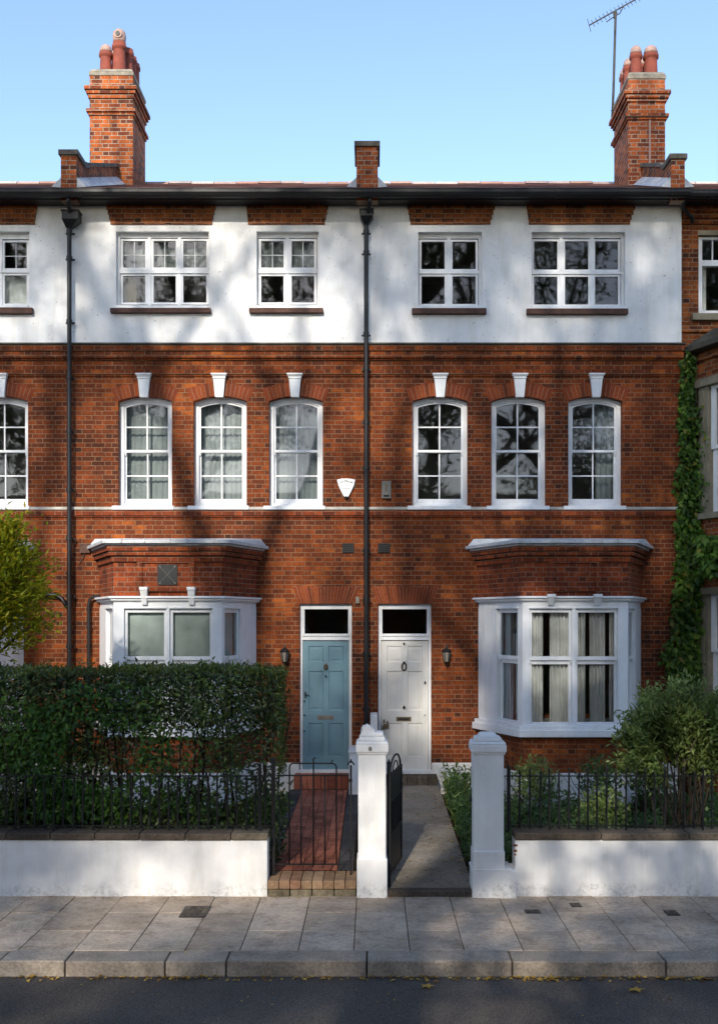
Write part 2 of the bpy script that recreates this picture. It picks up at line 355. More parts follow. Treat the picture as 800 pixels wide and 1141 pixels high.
def leaves_mesh(name, P, A, N, L, W, mat, parent=None, loc=None, fold=0.15, shape=0.45):
    """P base points, A leaf axis, N approx normal; each leaf a folded four-point blade."""
    P = np.asarray(P, float); n = len(P)
    A = A / (np.linalg.norm(A, axis=1, keepdims=True) + 1e-9)
    S = np.cross(A, N); S /= (np.linalg.norm(S, axis=1, keepdims=True) + 1e-9)
    NN = np.cross(S, A)
    L = np.broadcast_to(np.asarray(L, float), (n,))[:, None]; W = np.broadcast_to(np.asarray(W, float), (n,))[:, None]
    b = P; t = P + A*L - NN*L*0.12; m = P + A*L*shape
    l = m + S*W*0.5 + NN*W*fold; r = m - S*W*0.5 + NN*W*fold
    V = np.stack([b, l, t, r], 1).reshape(-1, 3)
    org = ORG[parent.name] if parent is not None else Vector(loc if loc is not None else (0,0,0))
    V = V - np.array(org)[None]
    i = np.arange(n)*4
    Fc = np.stack([i, i+1, i+2, i, i+2, i+3], 1).reshape(-1, 3)
    me = bpy.data.meshes.new(name)
    me.vertices.add(len(V)); me.vertices.foreach_set('co', V.astype(np.float32).ravel())
    me.loops.add(Fc.size); me.loops.foreach_set('vertex_index', Fc.astype(np.int32).ravel())
    me.polygons.add(len(Fc)); me.polygons.foreach_set('loop_start', (np.arange(len(Fc))*3).astype(np.int32))
    me.update(calc_edges=True); me.validate()
    me.materials.append(M[mat])
    o = bpy.data.objects.new(name, me); C.objects.link(o)
    if parent is not None: o.parent = parent
    else: o.location = org
    ORG[o.name] = org
    return o
def rdirs(n, bias=(0,0,0), k=1.0):
    a = rng.normal(size=(n,3)); a /= np.linalg.norm(a, axis=1, keepdims=True)
    return a*k + np.array(bias)[None]

# ------------------------------------------------------------------ wall with openings
def arch_pts(x0, x1, zc, rise, n=14):           # from left spring to right spring, crown at zc
    w = (x1-x0)/2; cx = (x0+x1)/2; Rr = (w*w + rise*rise)/(2*rise); a = math.asin(min(1, w/Rr))
    return [(cx + Rr*math.sin(t), zc - Rr + Rr*math.cos(t)) for t in [(-a + 2*a*i/n) for i in range(n+1)]]
def wall_sheet(mb, x0, x1, z0, z1, y, openings, depth=0.24, skip_reveal=()):
    xs = sorted({x0, x1, *[o[0] for o in openings], *[o[1] for o in openings]})
    zs = sorted({z0, z1, *[o[2] for o in openings], *[o[3] for o in openings]})
    xs = [x for x in xs if x0 <= x <= x1]; zs = [z for z in zs if z0 <= z <= z1]
    for i in range(len(xs)-1):
        for j in range(len(zs)-1):
            cx = (xs[i]+xs[i+1])/2; cz = (zs[j]+zs[j+1])/2
            if any(o[0] < cx < o[1] and o[2] < cz < o[3] for o in openings): continue
            mb.add([(xs[i],y,zs[j]),(xs[i+1],y,zs[j]),(xs[i+1],y,zs[j+1]),(xs[i],y,zs[j+1])], [(0,1,2,3)])
    for o in openings:
        a, b, c, d = max(o[0],x0), min(o[1],x1), o[2], o[3]; rise = o[4] if len(o) > 4 else 0
        zt = d - rise
        if o[0] > x0: mb.add([(a,y,c),(a,y+depth,c),(a,y+depth,zt),(a,y,zt)], [(0,1,2,3)])
        if o[1] < x1: mb.add([(b,y,c),(b,y,zt),(b,y+depth,zt),(b,y+depth,c)], [(0,1,2,3)])
        mb.add([(a,y,c),(b,y,c),(b,y+depth,c),(a,y+depth,c)], [(0,1,2,3)])
        if rise:
            ap = arch_pts(o[0], o[1], d, rise)
            for p, q in zip(ap[:-1], ap[1:]):
                mb.add([(p[0],y,p[1]),(q[0],y,q[1]),(q[0],y,d),(p[0],y,d)], [(0,1,2,3)])
                mb.add([(p[0],y,p[1]),(q[0],y,q[1]),(q[0],y+depth,q[1]),(p[0],y+depth,p[1])], [(0,3,2,1)])
        else:
            mb.add([(a,y,d),(a,y+depth,d),(b,y+depth,d),(b,y,d)], [(0,1,2,3)])

# ------------------------------------------------------------------ windows
def curtain_mesh(x0, x1, y, z0, z1, amp=0.02, waves=9, n=None, gather=0.0, seed=0):
    mb = MB(); n = n or waves*8; r = random.Random(seed)
    ph = [r.uniform(0, 6.28) for _ in range(4)]
    rows = 6; vs = []
    for j in range(rows+1):
        z = z0 + (z1-z0)*j/rows
        for i in range(n+1):
            t = i/n
            off = amp*(math.sin(t*waves*6.283 + ph[0]) + 0.5*math.sin(t*waves*2.3*6.283 + ph[1] + j*0.25))
            vs.append((x0 + (x1-x0)*t, y + off, z))
    fs = [(j*(n+1)+i, j*(n+1)+i+1, (j+1)*(n+1)+i+1, (j+1)*(n+1)+i) for j in range(rows) for i in range(n)]
    mb.add(vs, fs); return mb

def arch_loop(x0, x1, z0, zc, rise):
    return arch_pts(x0, x1, zc, rise) + [(x1, z0), (x0, z0)] if rise else [(x0,zc),(x1,zc),(x1,z0),(x0,z0)]
def sash_window(house, px0, px1, curtain=None, seed=0, label=None, lo=559.5, y=0.0, crown=441.0):
    """tall arched sliding sash; px0..px1 = the masonry opening in the photo at wall plane y"""
    x0, x1 = PX(px0,y), PX(px1,y); zc = PZ(crown,y); z0 = PZ(565,y); rise = 0.085
    yf = y + 0.13
    w = MB()
    i = 0.068; w.ring(arch_loop(x0-0.01,x1+0.01,z0,zc+0.01,rise+0.002), arch_loop(x0+i,x1-i,z0+0.07,zc-i,rise*0.85), yf, yf+0.15)
    win = w.build('window', 'white', house, bevel=0.004)
    if label: win['label'] = label
    xi0, xi1 = x0+i, x1-i; zt = zc-i; zm = PZ(501,y); zb = z0+0.07
    st = 0.03; mid = (xi0+xi1)/2
    def sash(za, zb_, top_arch, ys, bot):
        m = MB()
        rr = rise*0.85 if top_arch else 0
        top = st if top_arch else 0.035
        o = arch_loop(xi0-0.004, xi1+0.004, za, zb_+(0.004 if top_arch else 0), rr) ; inn = arch_loop(xi0+st, xi1-st, za+bot, zb_-top, rr*0.9 if rr else 0)
        m.ring(o, inn, ys, ys+0.04)
        b = 0.011; ztop = zb_-top
        m.box(mid-b, mid+b, ys+0.006, ys+0.034, za+bot-0.003, ztop+0.003)
        zh = (za+bot + zb_-top - (0.05 if top_arch else 0))/2 + (0.02 if top_arch else 0)
        m.box(xi0+st-0.003, mid-b, ys+0.008, ys+0.032, zh-b, zh+b); m.box(mid+b, xi1-st+0.003, ys+0.008, ys+0.032, zh-b, zh+b)
        if top_arch:
            for sx in (xi0+0.0, xi1-0.03): m.frus(sx+0.004, sx+0.026, ys+0.01, ys+0.036, za-0.05, sx, sx+0.03, ys, ys+0.04, za-0.001)
        m.build('sash', 'white', win, bevel=0.002)
        g = MB()
        lp = arch_loop(xi0+st-0.004, xi1-st+0.004, za+bot-0.004, ztop+0.004, rr*0.9 if rr else 0)
        g.add([(p[0], ys+0.02, p[1]) for p in lp], [tuple(range(len(lp)))]); g.build('glass', 'glass', win, recalc=False)
    sash(zm-0.02, zt, True, yf+0.03, 0.04)
    sash(zb, zm+0.015, False, yf+0.075, 0.085)
    s = MB(); s.box(x0-0.085, x1+0.045, y-0.085, y+0.2, PZ(568.3,y), PZ(564.3,y)+0.004); s.build('sill', 'white', win, bevel=0.006)
    if curtain == 'sheer':
        c = curtain_mesh(xi0-0.03, xi1+0.03, yf+0.24, z0, zc, 0.012, 9, seed=seed); c.build('curtain', 'sheer', win, smooth=True, recalc=False)
    elif curtain == 'side':
        c = curtain_mesh(xi1-0.28, xi1+0.03, yf+0.3, z0, zc, 0.02, 3, seed=seed); c.build('curtain', 'sheer', win, smooth=True, recalc=False)
    return win

def casement(house, pxo, cols, rows, opening, sill, y=0.0, yb=-0.02, cross=True, curtain=None, label=None, sillmat='sillbrown'):
    """opening=(px0,px1,pytop,pybot); cols,rows = pane extents in photo pixels"""
    yf = y + 0.10
    x0,x1 = PX(opening[0],yb),PX(opening[1],yb); z1,z0 = PZ(opening[2],yb),PZ(opening[3],yb)
    cx = [(PX(a,yf),PX(b,yf)) for a,b in cols]; rz = [(PZ(b,yf),PZ(a,yf)) for a,b in rows]
    w = MB(); t=0.05
    w.box(x0-.01, cx[0][0]-t, yf-0.02, yf+0.1, z0, z1+.01); w.box(cx[-1][1]+t, x1+.01, yf-0.02, yf+0.1, z0, z1+.01)
    xa, xb = cx[0][0]-t, cx[-1][1]+t
    w.box(xa, xb, yf-0.015, yf+0.1, rz[0][1]+t, z1+.01); w.box(xa, xb, yf-0.015, yf+0.1, z0, rz[-1][0]-t)
    mr0, mr1 = rz[1][1]+0.035, rz[0][0]-0.035
    w.box(xa, xb, yf-0.03, yf+0.1, mr0, mr1)
    for (a,b),(c,d) in zip(cx[:-1],cx[1:]):
        m = (b+c)/2; w.box(m-0.028, m+0.028, yf-0.02, yf+0.095, rz[1][0]-t, mr0); w.box(m-0.028, m+0.028, yf-0.02, yf+0.095, mr1, rz[0][1]+t)
    win = w.build('window', 'white', house, bevel=0.004)
    if label: win['label'] = label
    for r, (za, zb) in enumerate(rz):
        for (a, b) in cx:
            s = MB(); s.ring([(a-t+.002,zb+0.045),(b+t-.002,zb+0.045),(b+t-.002,za-0.045),(a-t+.002,za-0.045)] if False else [(a-0.042,zb+0.034),(b+0.042,zb+0.034),(b+0.042,za-0.034),(a-0.042,za-0.034)], [(a,zb),(b,zb),(b,za),(a,za)], yf-0.005, yf+0.04)
            if cross and r == 0:
                mx, mz = (a+b)/2, (za+zb)/2-0.01; k = 0.006
                s.box(mx-k, mx+k, yf+0.012, yf+0.028, za-.002, zb+.002); s.box(a-.002, mx-k, yf+0.013, yf+0.027, mz-k, mz+k); s.box(mx+k, b+.002, yf+0.013, yf+0.027, mz-k, mz+k)
            s.build('casement', 'white', win, bevel=0.003)
    g = MB(); g.add([(cx[0][0]-.03,yf+.02,rz[-1][0]-.03),(cx[-1][1]+.03,yf+.02,rz[-1][0]-.03),(cx[-1][1]+.03,yf+.02,rz[0][1]+.03),(cx[0][0]-.03,yf+.02,rz[0][1]+.03)], [(0,1,2,3)])
    g.build('glass', 'glass', win, recalc=False)
    s = MB(); s.box(PX(sill[0],-.1), PX(sill[1],-.1), -0.11, 0.1, PZ(sill[3],-.1), PZ(sill[2],-.1)); so = s.build('sill', sillmat, win, bevel=0.006)
    s = MB(); s.box(x0-0.0, x1+0.0, -0.095, 0.1, PZ(sill[2],-.1)+0.003, z0+0.004); s.build('sill', 'white', win, bevel=0.003)
    if curtain:
        for (a, b, mat, zz0, zz1) in curtain:
            c = curtain_mesh(PX(a,yf), PX(b,yf), yf+0.16, PZ(zz1,yf), PZ(zz0,yf), 0.008 if mat in ('whiteblind','blind') else 0.015, 3, seed=int(a)); c.build('curtain', mat, win, smooth=True, recalc=False)
    return win

def arch_bricks(mb, x0, x1, zc, rise, th, y, n=16, skip=None, proud=0.005, extra=0.0):
    w=(x1-x0)/2; cx=(x0+x1)/2; Rr=(w*w+rise*rise)/(2*rise); a=math.asin(w/Rr)+extra/Rr; zc0=zc-Rr
    for i in range(n):
        t0=-a+2*a*(i+0.07)/n; t1=-a+2*a*(i+0.93)/n
        jj = random.uniform(-0.008,0.008)
        pts=[(cx+Rr*math.sin(t0),zc0+Rr*math.cos(t0)),(cx+(Rr+th)*math.sin(t0)*1.0,zc0+(Rr+th+jj)*math.cos(t0)),
             (cx+(Rr+th)*math.sin(t1),zc0+(Rr+th+jj)*math.cos(t1)),(cx+Rr*math.sin(t1),zc0+Rr*math.cos(t1))]
        if skip and skip[0] < (pts[0][0]+pts[3][0])/2 < skip[1]: continue
        mb.prism(pts, y-proud+random.uniform(-.001,.001), y+0.02)
def arch_backing(x0,x1,zc,rise,th,y):
    w=(x1-x0)/2; cx=(x0+x1)/2; Rr=(w*w+rise*rise)/(2*rise); a=math.asin(w/Rr); zc0=zc-Rr; n=16
    ts=[-a+2*a*i/n for i in range(n+1)]
    pts=[(cx+(Rr+.003)*math.sin(t),zc0+(Rr+.003)*math.cos(t)) for t in ts]+[(cx+(Rr+th)*math.sin(t),zc0+(Rr+th)*math.cos(t)) for t in reversed(ts)]
    mb=MB()
    # split into quads to stay convex
    for i in range(n):
        p=[pts[i],pts[i+1],pts[2*n-i],pts[2*n+1-i]]
        mb.add([(q[0],y-0.0015,q[1]) for q in p],[(0,1,2,3)])
    return mb
def keystone(house, px, y=0.0):
    m = MB(); yy = y-0.07
    xc = PX(px,yy); u = D(yy)/F
    m.frus(xc-4.6*u, xc+4.6*u, yy+.012, y+.02, PZ(441.8,yy), xc-6.6*u, xc+6.6*u, yy, y+.02, PZ(421.5,yy))
    m.box(xc-7.2*u, xc+7.2*u, yy-.012, y+.02, PZ(421.5,yy)+.001, PZ(419.3,yy)); m.frus(xc-7.4*u,xc+7.4*u,yy-.014,y+.02,PZ(419.3,yy)+.001, xc-8.8*u,xc+8.8*u,yy-.04,y+.02,PZ(417.3,yy))
    m.box(xc-8.8*u, xc+8.8*u, yy-.042, y+.02, PZ(417.3,yy)+.001, PZ(415.8,yy))
    m.build('keystone', 'white', house, bevel=0.003)

# ------------------------------------------------------------------ bay window
P_BAY = 1.30
def offs(pts, d):
    """offset an open plan polyline (left wall pt ... right wall pt) outwards by d, ends stay on y=0"""
    (ax,ay),(bx,by),(cx,cy),(dx,dy) = pts
    L = math.hypot(bx-ax, by-ay); nx, ny = (by-ay)/L, -(bx-ax)/L      # outward normal of the left cant
    yb = by - d
    tt = (yb - (ay+ny*d)) / (by-ay)
    b2 = (ax+nx*d + (bx-ax)*tt, yb)
    t0 = (0 - (ay+ny*d)) / (by-ay); a2 = (ax+nx*d+(bx-ax)*t0, 0.0)
    L = math.hypot(cx-dx, cy-dy); nx2, ny2 = -(cy-dy)/L, (cx-dx)/L
    tt = (yb - (dy+ny2*d))/(cy-dy); c2 = (dx+nx2*d+(cx-dx)*tt, yb)
    t0 = (0-(dy+ny2*d))/(cy-dy); d2 = (dx+nx2*d+(cx-dx)*t0, 0.0)
    return [a2,b2,c2,d2]
def bay(house, plan, y0=0.0, front=None, cantp=None, curtain='drape', keys=(), keyz=(654,675), panelpx=None, gz=0.1, brick='brick', label=None, plate=None, blindfull=False):
    yF = -P_BAY
    def Z(py, d=0): return PZ(py, yF-d)
    root = None
    # brick base
    m = MB(); m.prism(offs(plan,-0.03), gz, Z(822,0), 'z'); base = m.build('bay_window', brick, house); 
    if label: base['label'] = label
    m = MB(); m.prism(offs(plan,0.0), gz-0.02, Z(862,0), 'z'); m.build('plinth', 'wallwhite', base, bevel=0.01)
    # sill
    m = MB(); m.prism(offs(plan,0.09), Z(822,.09), Z(814,.09), 'z'); m.prism(offs(plan,0.055), Z(814,.05)+.001, Z(809.5,.05), 'z'); m.build('sill', 'white', base, bevel=0.008)
    zs0 = Z(809.5,.05)+.001; zh = Z(670,0)
    # cornice of the timber frame
    m = MB(); m.prism(offs(plan,0.02), zh-0.01, Z(669.5,0), 'z'); m.prism(offs(plan,0.05), Z(669.5,0)+.001, Z(667,0),'z'); m.prism(offs(plan,0.085), Z(667,0)+.002, Z(664.3,.05),'z'); m.build('cornice', 'white', base, bevel=0.006)
    ztop_c = Z(664.3,.05)+.001
    # brick parapet
    zl = Z(608,.1)
    m = MB(); m.prism(offs(plan,0.0), ztop_c, Z(626,0), 'z')
    m.prism(offs(plan,0.035), Z(626,0)+.001, Z(620,.03), 'z'); m.prism(offs(plan,0.01), Z(620,.03)+.001, Z(619,.03),'z')
    m.prism(offs(plan,0.08), Z(619,.03)+.001, Z(614.6,.08), 'z'); m.prism(offs(plan,0.05), Z(614.6,.08)+.001, Z(613.8,.08),'z'); m.prism(offs(plan,0.11), Z(613.8,.08)+.001, zl, 'z')
    if panelpx:
        a,b = panelpx; u = D(yF)/F; pw = 5.5*u; xa, xb = PX(a,yF), PX(b,yF)
        m.box(xa, xa+pw, yF-0.025, yF+.02, ztop_c+.002, Z(620,.03)-.002); m.box(xb-pw, xb, yF-0.025, yF+.02, ztop_c+.002, Z(620,.03)-.002)
        m.box(xa+pw, xb-pw, yF-0.024, yF+.02, Z(627.5,0), Z(620,.03)-.003)
        m.box(xa+pw+.002, xb-pw-.002, yF-0.05, yF+.02, Z(659,.04), Z(656.5,.04))
    m.build('parapet', 'brick_fine', base)
    # lead roof
    m = MB(); o1 = offs(plan,0.13); o2 = offs(plan,0.19)
    m.prism(o1, zl+.001, zl+0.03, 'z'); m.prism(o2, zl+.031, Z(601.5,.19), 'z')
    zt = Z(601.5,.19)+.001
    o3 = offs(plan,0.16); o4=[(o3[0][0]+.1,0),(o3[1][0]+.25,-.15),(o3[2][0]-.25,-.15),(o3[3][0]-.1,0)]
    m.add([(p[0],p[1]-.002,zt) for p in o3]+[(p[0],p[1]-.002,zt+.12) for p in o4],[(0,1,5,4),(1,2,6,5),(2,3,7,6),(4,5,6,7),(0,3,2,1),(0,4,7,3)])
    # lead rolls, standing seams over the edge
    for k in range(5):
        xx = plan[1][0] + (plan[2][0]-plan[1][0])*(k+.5)/5 + random.uniform(-.08,.08)
        m.box(xx-.012, xx+.012, yF-.205, yF-.05, zl+.04, zt+.012)
    m.build('lead_roof', 'lead', base, bevel=0.006)
    # timber frame on each facet
    segs = [(plan[0],plan[1]),(plan[1],plan[2]),(plan[2],plan[3])]
    for k, (a,b) in enumerate(segs):
        dx, dy = b[0]-a[0], b[1]-a[1]; L = math.hypot(dx,dy); tx, ty = dx/L, dy/L
        ix, iy = -ty, tx                                    # inward normal
        T = Matrix(((tx,ix,0,a[0]),(ty,iy,0,a[1]),(0,0,1,0),(0,0,0,1)))
        if k == 1:
            ss = [((PX(p,yF+.06)-a[0]), (PX(q,yF+.06)-a[0])) for p,q in front]
        elif L > 0.3:
            ss = [cantp] if k == 0 else [(L-cantp[1], L-cantp[0])]
        za, zb = Z(805,-.06), Z(682.7,-.06); m0, m1 = Z(740.5,-.06), Z(731.5,-.06)
        w = MB(); w.M = T; e = 0.10
        edges = []; 
        w.box(0.0, L, 0.012 if k!=1 else 0.0, .13, zh-0.09, zh-.012)           # head
        w.box(0.0, L, 0.012 if k!=1 else 0.0, .13, zs0, zs0+.035)               # bottom rail
        xs = [0.0] + [v for q in ss for v in q] + [L]
        for q in range(0, len(xs), 2):
            l0 = xs[q] + (0 if q == 0 else 0.045); l1 = xs[q+1] - (0 if q == len(xs)-2 else 0.045)
            w.box(l0, l1, 0.006 if k!=1 else -.006, .13, zs0+.035, zh-.09)
        for q,(p,r) in enumerate(ss):                        # moulded head above each light
            w.box(p-.06, r+.06, -.012, .02, zh-.112, zh-.086)
        fr = w.build('window_frame', 'white', base, bevel=0.004)
        for (p, r) in ss:
            for (a0, a1, dep) in ((m1-.0, zb, .045), (za, m0+.0, .085)):
                s = MB(); s.M = T
                topz = zh-.092 if dep < .06 else (m0+m1)/2+.0
                botz = (m0+m1)/2+.001 if dep < .06 else zs0+.037
                s.ring([(p-.044,topz),(r+.044,topz),(r+.044,botz),(p-.044,botz)], [(p,a1),(r,a1),(r,a0),(p,a0)], dep, dep+.04)
                if dep < .06:
                    for sx in (p-.044, r+.016): s.frus(sx+.004,sx+.024,dep+.005,dep+.035,botz-.05, sx,sx+.028,dep,dep+.04,botz-.001)
                s.build('sash', 'white', fr, bevel=0.003)
                g = MB(); g.M = T; g.add([(p-.004,dep+.02,a0-.004),(r+.004,dep+.02,a0-.004),(r+.004,dep+.02,a1+.004),(p-.004,dep+.02,a1+.004)],[(0,1,2,3)])
                g.build('glass', 'glass', fr, recalc=False)
            if curtain == 'drape':
                c = curtain_mesh(p-(.05 if k==1 else .14), r+(.05 if k==1 else .14), 0.18, za-.05, zb+.05, 0.032, 11, n=132, seed=int(p*100)+k)
                # leave dark gaps between hanging folds by dropping some columns of faces
                n = 132; keep = []
                rr = random.Random(int(p*100)+k)
                gaps = [rr.uniform(.05,.95) for _ in range(4)]
                for fi, f in enumerate(c.f):
                    i = (fi % n)/n
                    if any(abs(i-gp) < 0.015 + 0.014*gi for gi, gp in enumerate(gaps)): continue
                    keep.append(f)
                c.f = keep
            elif curtain == 'blind':
                c = curtain_mesh(p-(.05 if k==1 else .14), r+(.05 if k==1 else .14), 0.132, za-.05, zb+.05, 0.004, 2, seed=k)
            else: continue
            c.v = [tuple(T @ Vector(v)) for v in c.v]
            c.build('curtain', 'drape' if curtain=='drape' else 'blind', fr, smooth=True, recalc=False)
    # little scrolled brackets
    for kx in keys:
        yy = yF-.12; u = D(yy)/F; xc = PX(kx,yy); m = MB(); h0, h1 = keyz
        m.box(xc-4.5*u, xc+4.5*u, yy, yF+.01, PZ(h0+3.5,yy), PZ(h0,yy)); m.frus(xc-2.8*u, xc+2.8*u, yF-.05, yF+.01, PZ(h1-1,yy), xc-4*u, xc+4*u, yy+.01, yF+.01, PZ(h0+3.5,yy)-.001)
        m.build('bracket', 'white' , base, bevel=0.004)
    if plate:
        a,b,c,d = plate; m = MB(); m.box(PX(a,yF-.02),PX(b,yF-.02),yF-.02,yF+.005,Z(d,.02),Z(c,.02))
        pl = m.build('cover_plate','plate',base,bevel=0.003)
        m = MB()
        for (qx,qz) in ((.12,.1),(.88,.1),(.12,.9),(.88,.9)):
            X = PX(a+(b-a)*qx,yF-.02); ZZ = Z(c+(d-c)*qz,.02); m.box(X-.01,X+.01,yF-.026,yF-.019,ZZ-.01,ZZ+.01)
        X0_,X1_=PX(a+2,yF-.02),PX(b-2,yF-.02); Z0_,Z1_=Z(d-2,.02),Z(c+2,.02)
        m.tube([(X0_,yF-.022,Z0_),(X1_,yF-.022,Z1_)],.003,5); m.tube([(X0_,yF-.023,Z1_),(X1_,yF-.023,Z0_)],.003,5)
        m.build('fixing','metalgrey',pl)
    return base

# ================================================================== HOUSES
Z_EAVE = 9.93
z_gr = 0.12
zbandb = fz(383)                                     # lower edge of the white band
ARCHES_L = [(131.6,191.6),(215.6,274.8),(299.8,359.6)]
ARCHES_R = [(459.6,521.2),(547.6,608.4),(633.2,693.4)]
def midopen(p, y=0): return (PX(p[0],y), PX(p[1],y), PZ(566,y), PZ(441,y), 0.085)

def house_shell(name, label, x0, x1, arches, casements, door, bayplan, group='terraced houses', y=0.0, band=True):
    h = thing(name, ((x0+x1)/2, 0, 0), label, 'house', group)
    ops = [midopen(a, y) for a in arches]
    for c in casements: ops.append((PX(c[0],y), PX(c[1],y), PZ(c[3],y)-.02, PZ(c[2],y)+.05))
    if door: ops.append((PX(door[0]), PX(door[1]), PZ(863), PZ(door[2])))
    if bayplan: ops.append((bayplan[0][0]+.14, bayplan[3][0]-.14, PZ(805,-P_BAY), PZ(672,-P_BAY)))
    m = MB(); wall_sheet(m, x0, x1, -0.1, Z_EAVE-.05, y, ops)
    m.add([(x1,y,-.1),(x1,y+4,-.1),(x1,y+4,Z_EAVE-.05),(x1,y,Z_EAVE-.05)],[(0,1,2,3)])
    m.add([(x0,y,-.1),(x0,y+4,-.1),(x0,y+4,Z_EAVE-.05),(x0,y,Z_EAVE-.05)],[(0,3,2,1)])
    m.build('wall', 'brick', h, recalc=False)
    # rooms behind the glass
    if bayplan:
        for xx, sg in ((bayplan[0][0], 1), (bayplan[3][0], -1)):
            q = MB(); q.box(xx+sg*.075, xx+sg*.165, -.012, .25, PZ(805,-P_BAY), PZ(672,-P_BAY)-.03); q.build('reveal', 'room', h)
    m = MB(); a, b = x0+.02, x1-.02; yb = y+3.9
    for zf in (PZ(863)-.02, PZ(600), PZ(395), Z_EAVE-.12): m.box(a, b, y+.26, yb, zf-.08, zf)
    m.box(a, b, yb+.001, yb+.06, 0, Z_EAVE-.1)
    mid = (x0+x1)/2
    m.box(a-.01,a+.04,y+.26,yb,.5,Z_EAVE-.2); m.box(b-.04,b+.01,y+.26,yb,.5,Z_EAVE-.2)
    if door:
        for e in (door[0]-3, door[1]+3): m.box(PX(e)-.02, PX(e)+.02, y+.26, yb-.01, .52, PZ(602))
    m.build('interior', 'room', h)
    return h

def plan_of(px0, px1, pf0, pf1):
    return [(PX(px0), 0.0), (PX(pf0,-P_BAY), -P_BAY), (PX(pf1,-P_BAY), -P_BAY), (PX(px1), 0.0)]
PLAN_R = plan_of(532.5, 714.5, 582, 699.5)
PLAN_L = plan_of(110.5, 286, 126.5, 247.5)
sh = PX(27) - PX(286) 
PLAN_N = [(p[0]+sh, p[1]) for p in PLAN_L]

X_L0, X_L1, X_R1 = fx(77), fx(407.5), fx(759)
houses = {}
HL = house_shell('terraced_house', 'left middle brick house with pale blue front door and bay behind the tall hedge', X_L0, X_L1, ARCHES_L, [(129.3,232.8,257.5,341.5),(286,355,257.5,341.5)], (334,392,672.8), PLAN_L)
HR = house_shell('terraced_house', 'right middle brick house with off-white front door and white curtained bay', X_L1, X_R1, ARCHES_R, [(466,537,258,342),(592.5,696.5,258,342.5)], (421.3,480.5,672.8), PLAN_R)
HN = house_shell('terraced_house', 'partly seen brick house left of the left downpipe behind the yellow-green tree', fx(-190), X_L0, [(-28.5,31.2),(-112,-53)], [(-37,32.5,257.5,341.5)], None, PLAN_N)

SH = [(-1,1)]
# upper casement windows
casement(HL, None, [(137.2,161.9),(171.3,195.9),(204.3,230)], [(268.2,297.8),(307.2,336.8)], (129.3,232.8,257.5,341.5), (122.7,234.7,342.8,347.9),
         curtain=[(133,150,'ochre',300,345),(165,236,'sheer',262,302),(133,165,'sheer',262,302)])
casement(HL, None, [(291,316),(325,350)], [(268.2,297.8),(307.2,336.8)], (286,355,257.5,341.5), (277.5,360,342.8,347.9), curtain=[(288,354,'sheer',262,302)])
casement(HR, None, [(469.6,495.4),(504.2,529.9)], [(269,299.5),(307.6,338.4)], (466,537,258,342), (459,542,343,349), cross=False)
casement(HR, None, [(595,621),(629.5,655.5),(663,688.5)], [(268.5,300),(308,339)], (592.5,696.5,258,342.5), (587,700,343.5,349.5), cross=False)
casement(HN, None, [(-28,-3),(5.2,29.8)], [(269.7,298.6),(306.5,338)], (-37,32.5,257.5,341.5), (-44,36,342.3,348.6), curtain=[(-32,32,'whiteblind',304,345)])
# arched sash windows
for i, a in enumerate(ARCHES_L): sash_window(HL, *a, curtain='sheer', seed=i+1)
for i, a in enumerate(ARCHES_R): sash_window(HR, *a, curtain='side' if i == 2 else None, seed=i+5)
for i, a in enumerate([(-28.5,31.2),(-112,-53)]): sash_window(HN, *a, curtain=None)
for H, arr, ks in ((HL, ARCHES_L, (160,244,328.5)), (HR, ARCHES_R, (490.7,579.6,665)), (HN, [(-28.5,31.2),(-112,-53)], (-0.5,-82))):
    for a, k in zip(arr, ks):
        x0, x1 = fx(a[0])-.001, fx(a[1])+.001
        arch_backing(x0-.02, x1+.02, fz(441)+.002, 0.088, 0.20, 0).build('arch_mortar', 'mortar', H, recalc=False)
        m = MB(); arch_bricks(m, x0, x1, fz(441), 0.085, 0.225, 0, n=15, extra=0.03)
        m.build('brick_arch', 'voussoir', H)
        keystone(H, k)

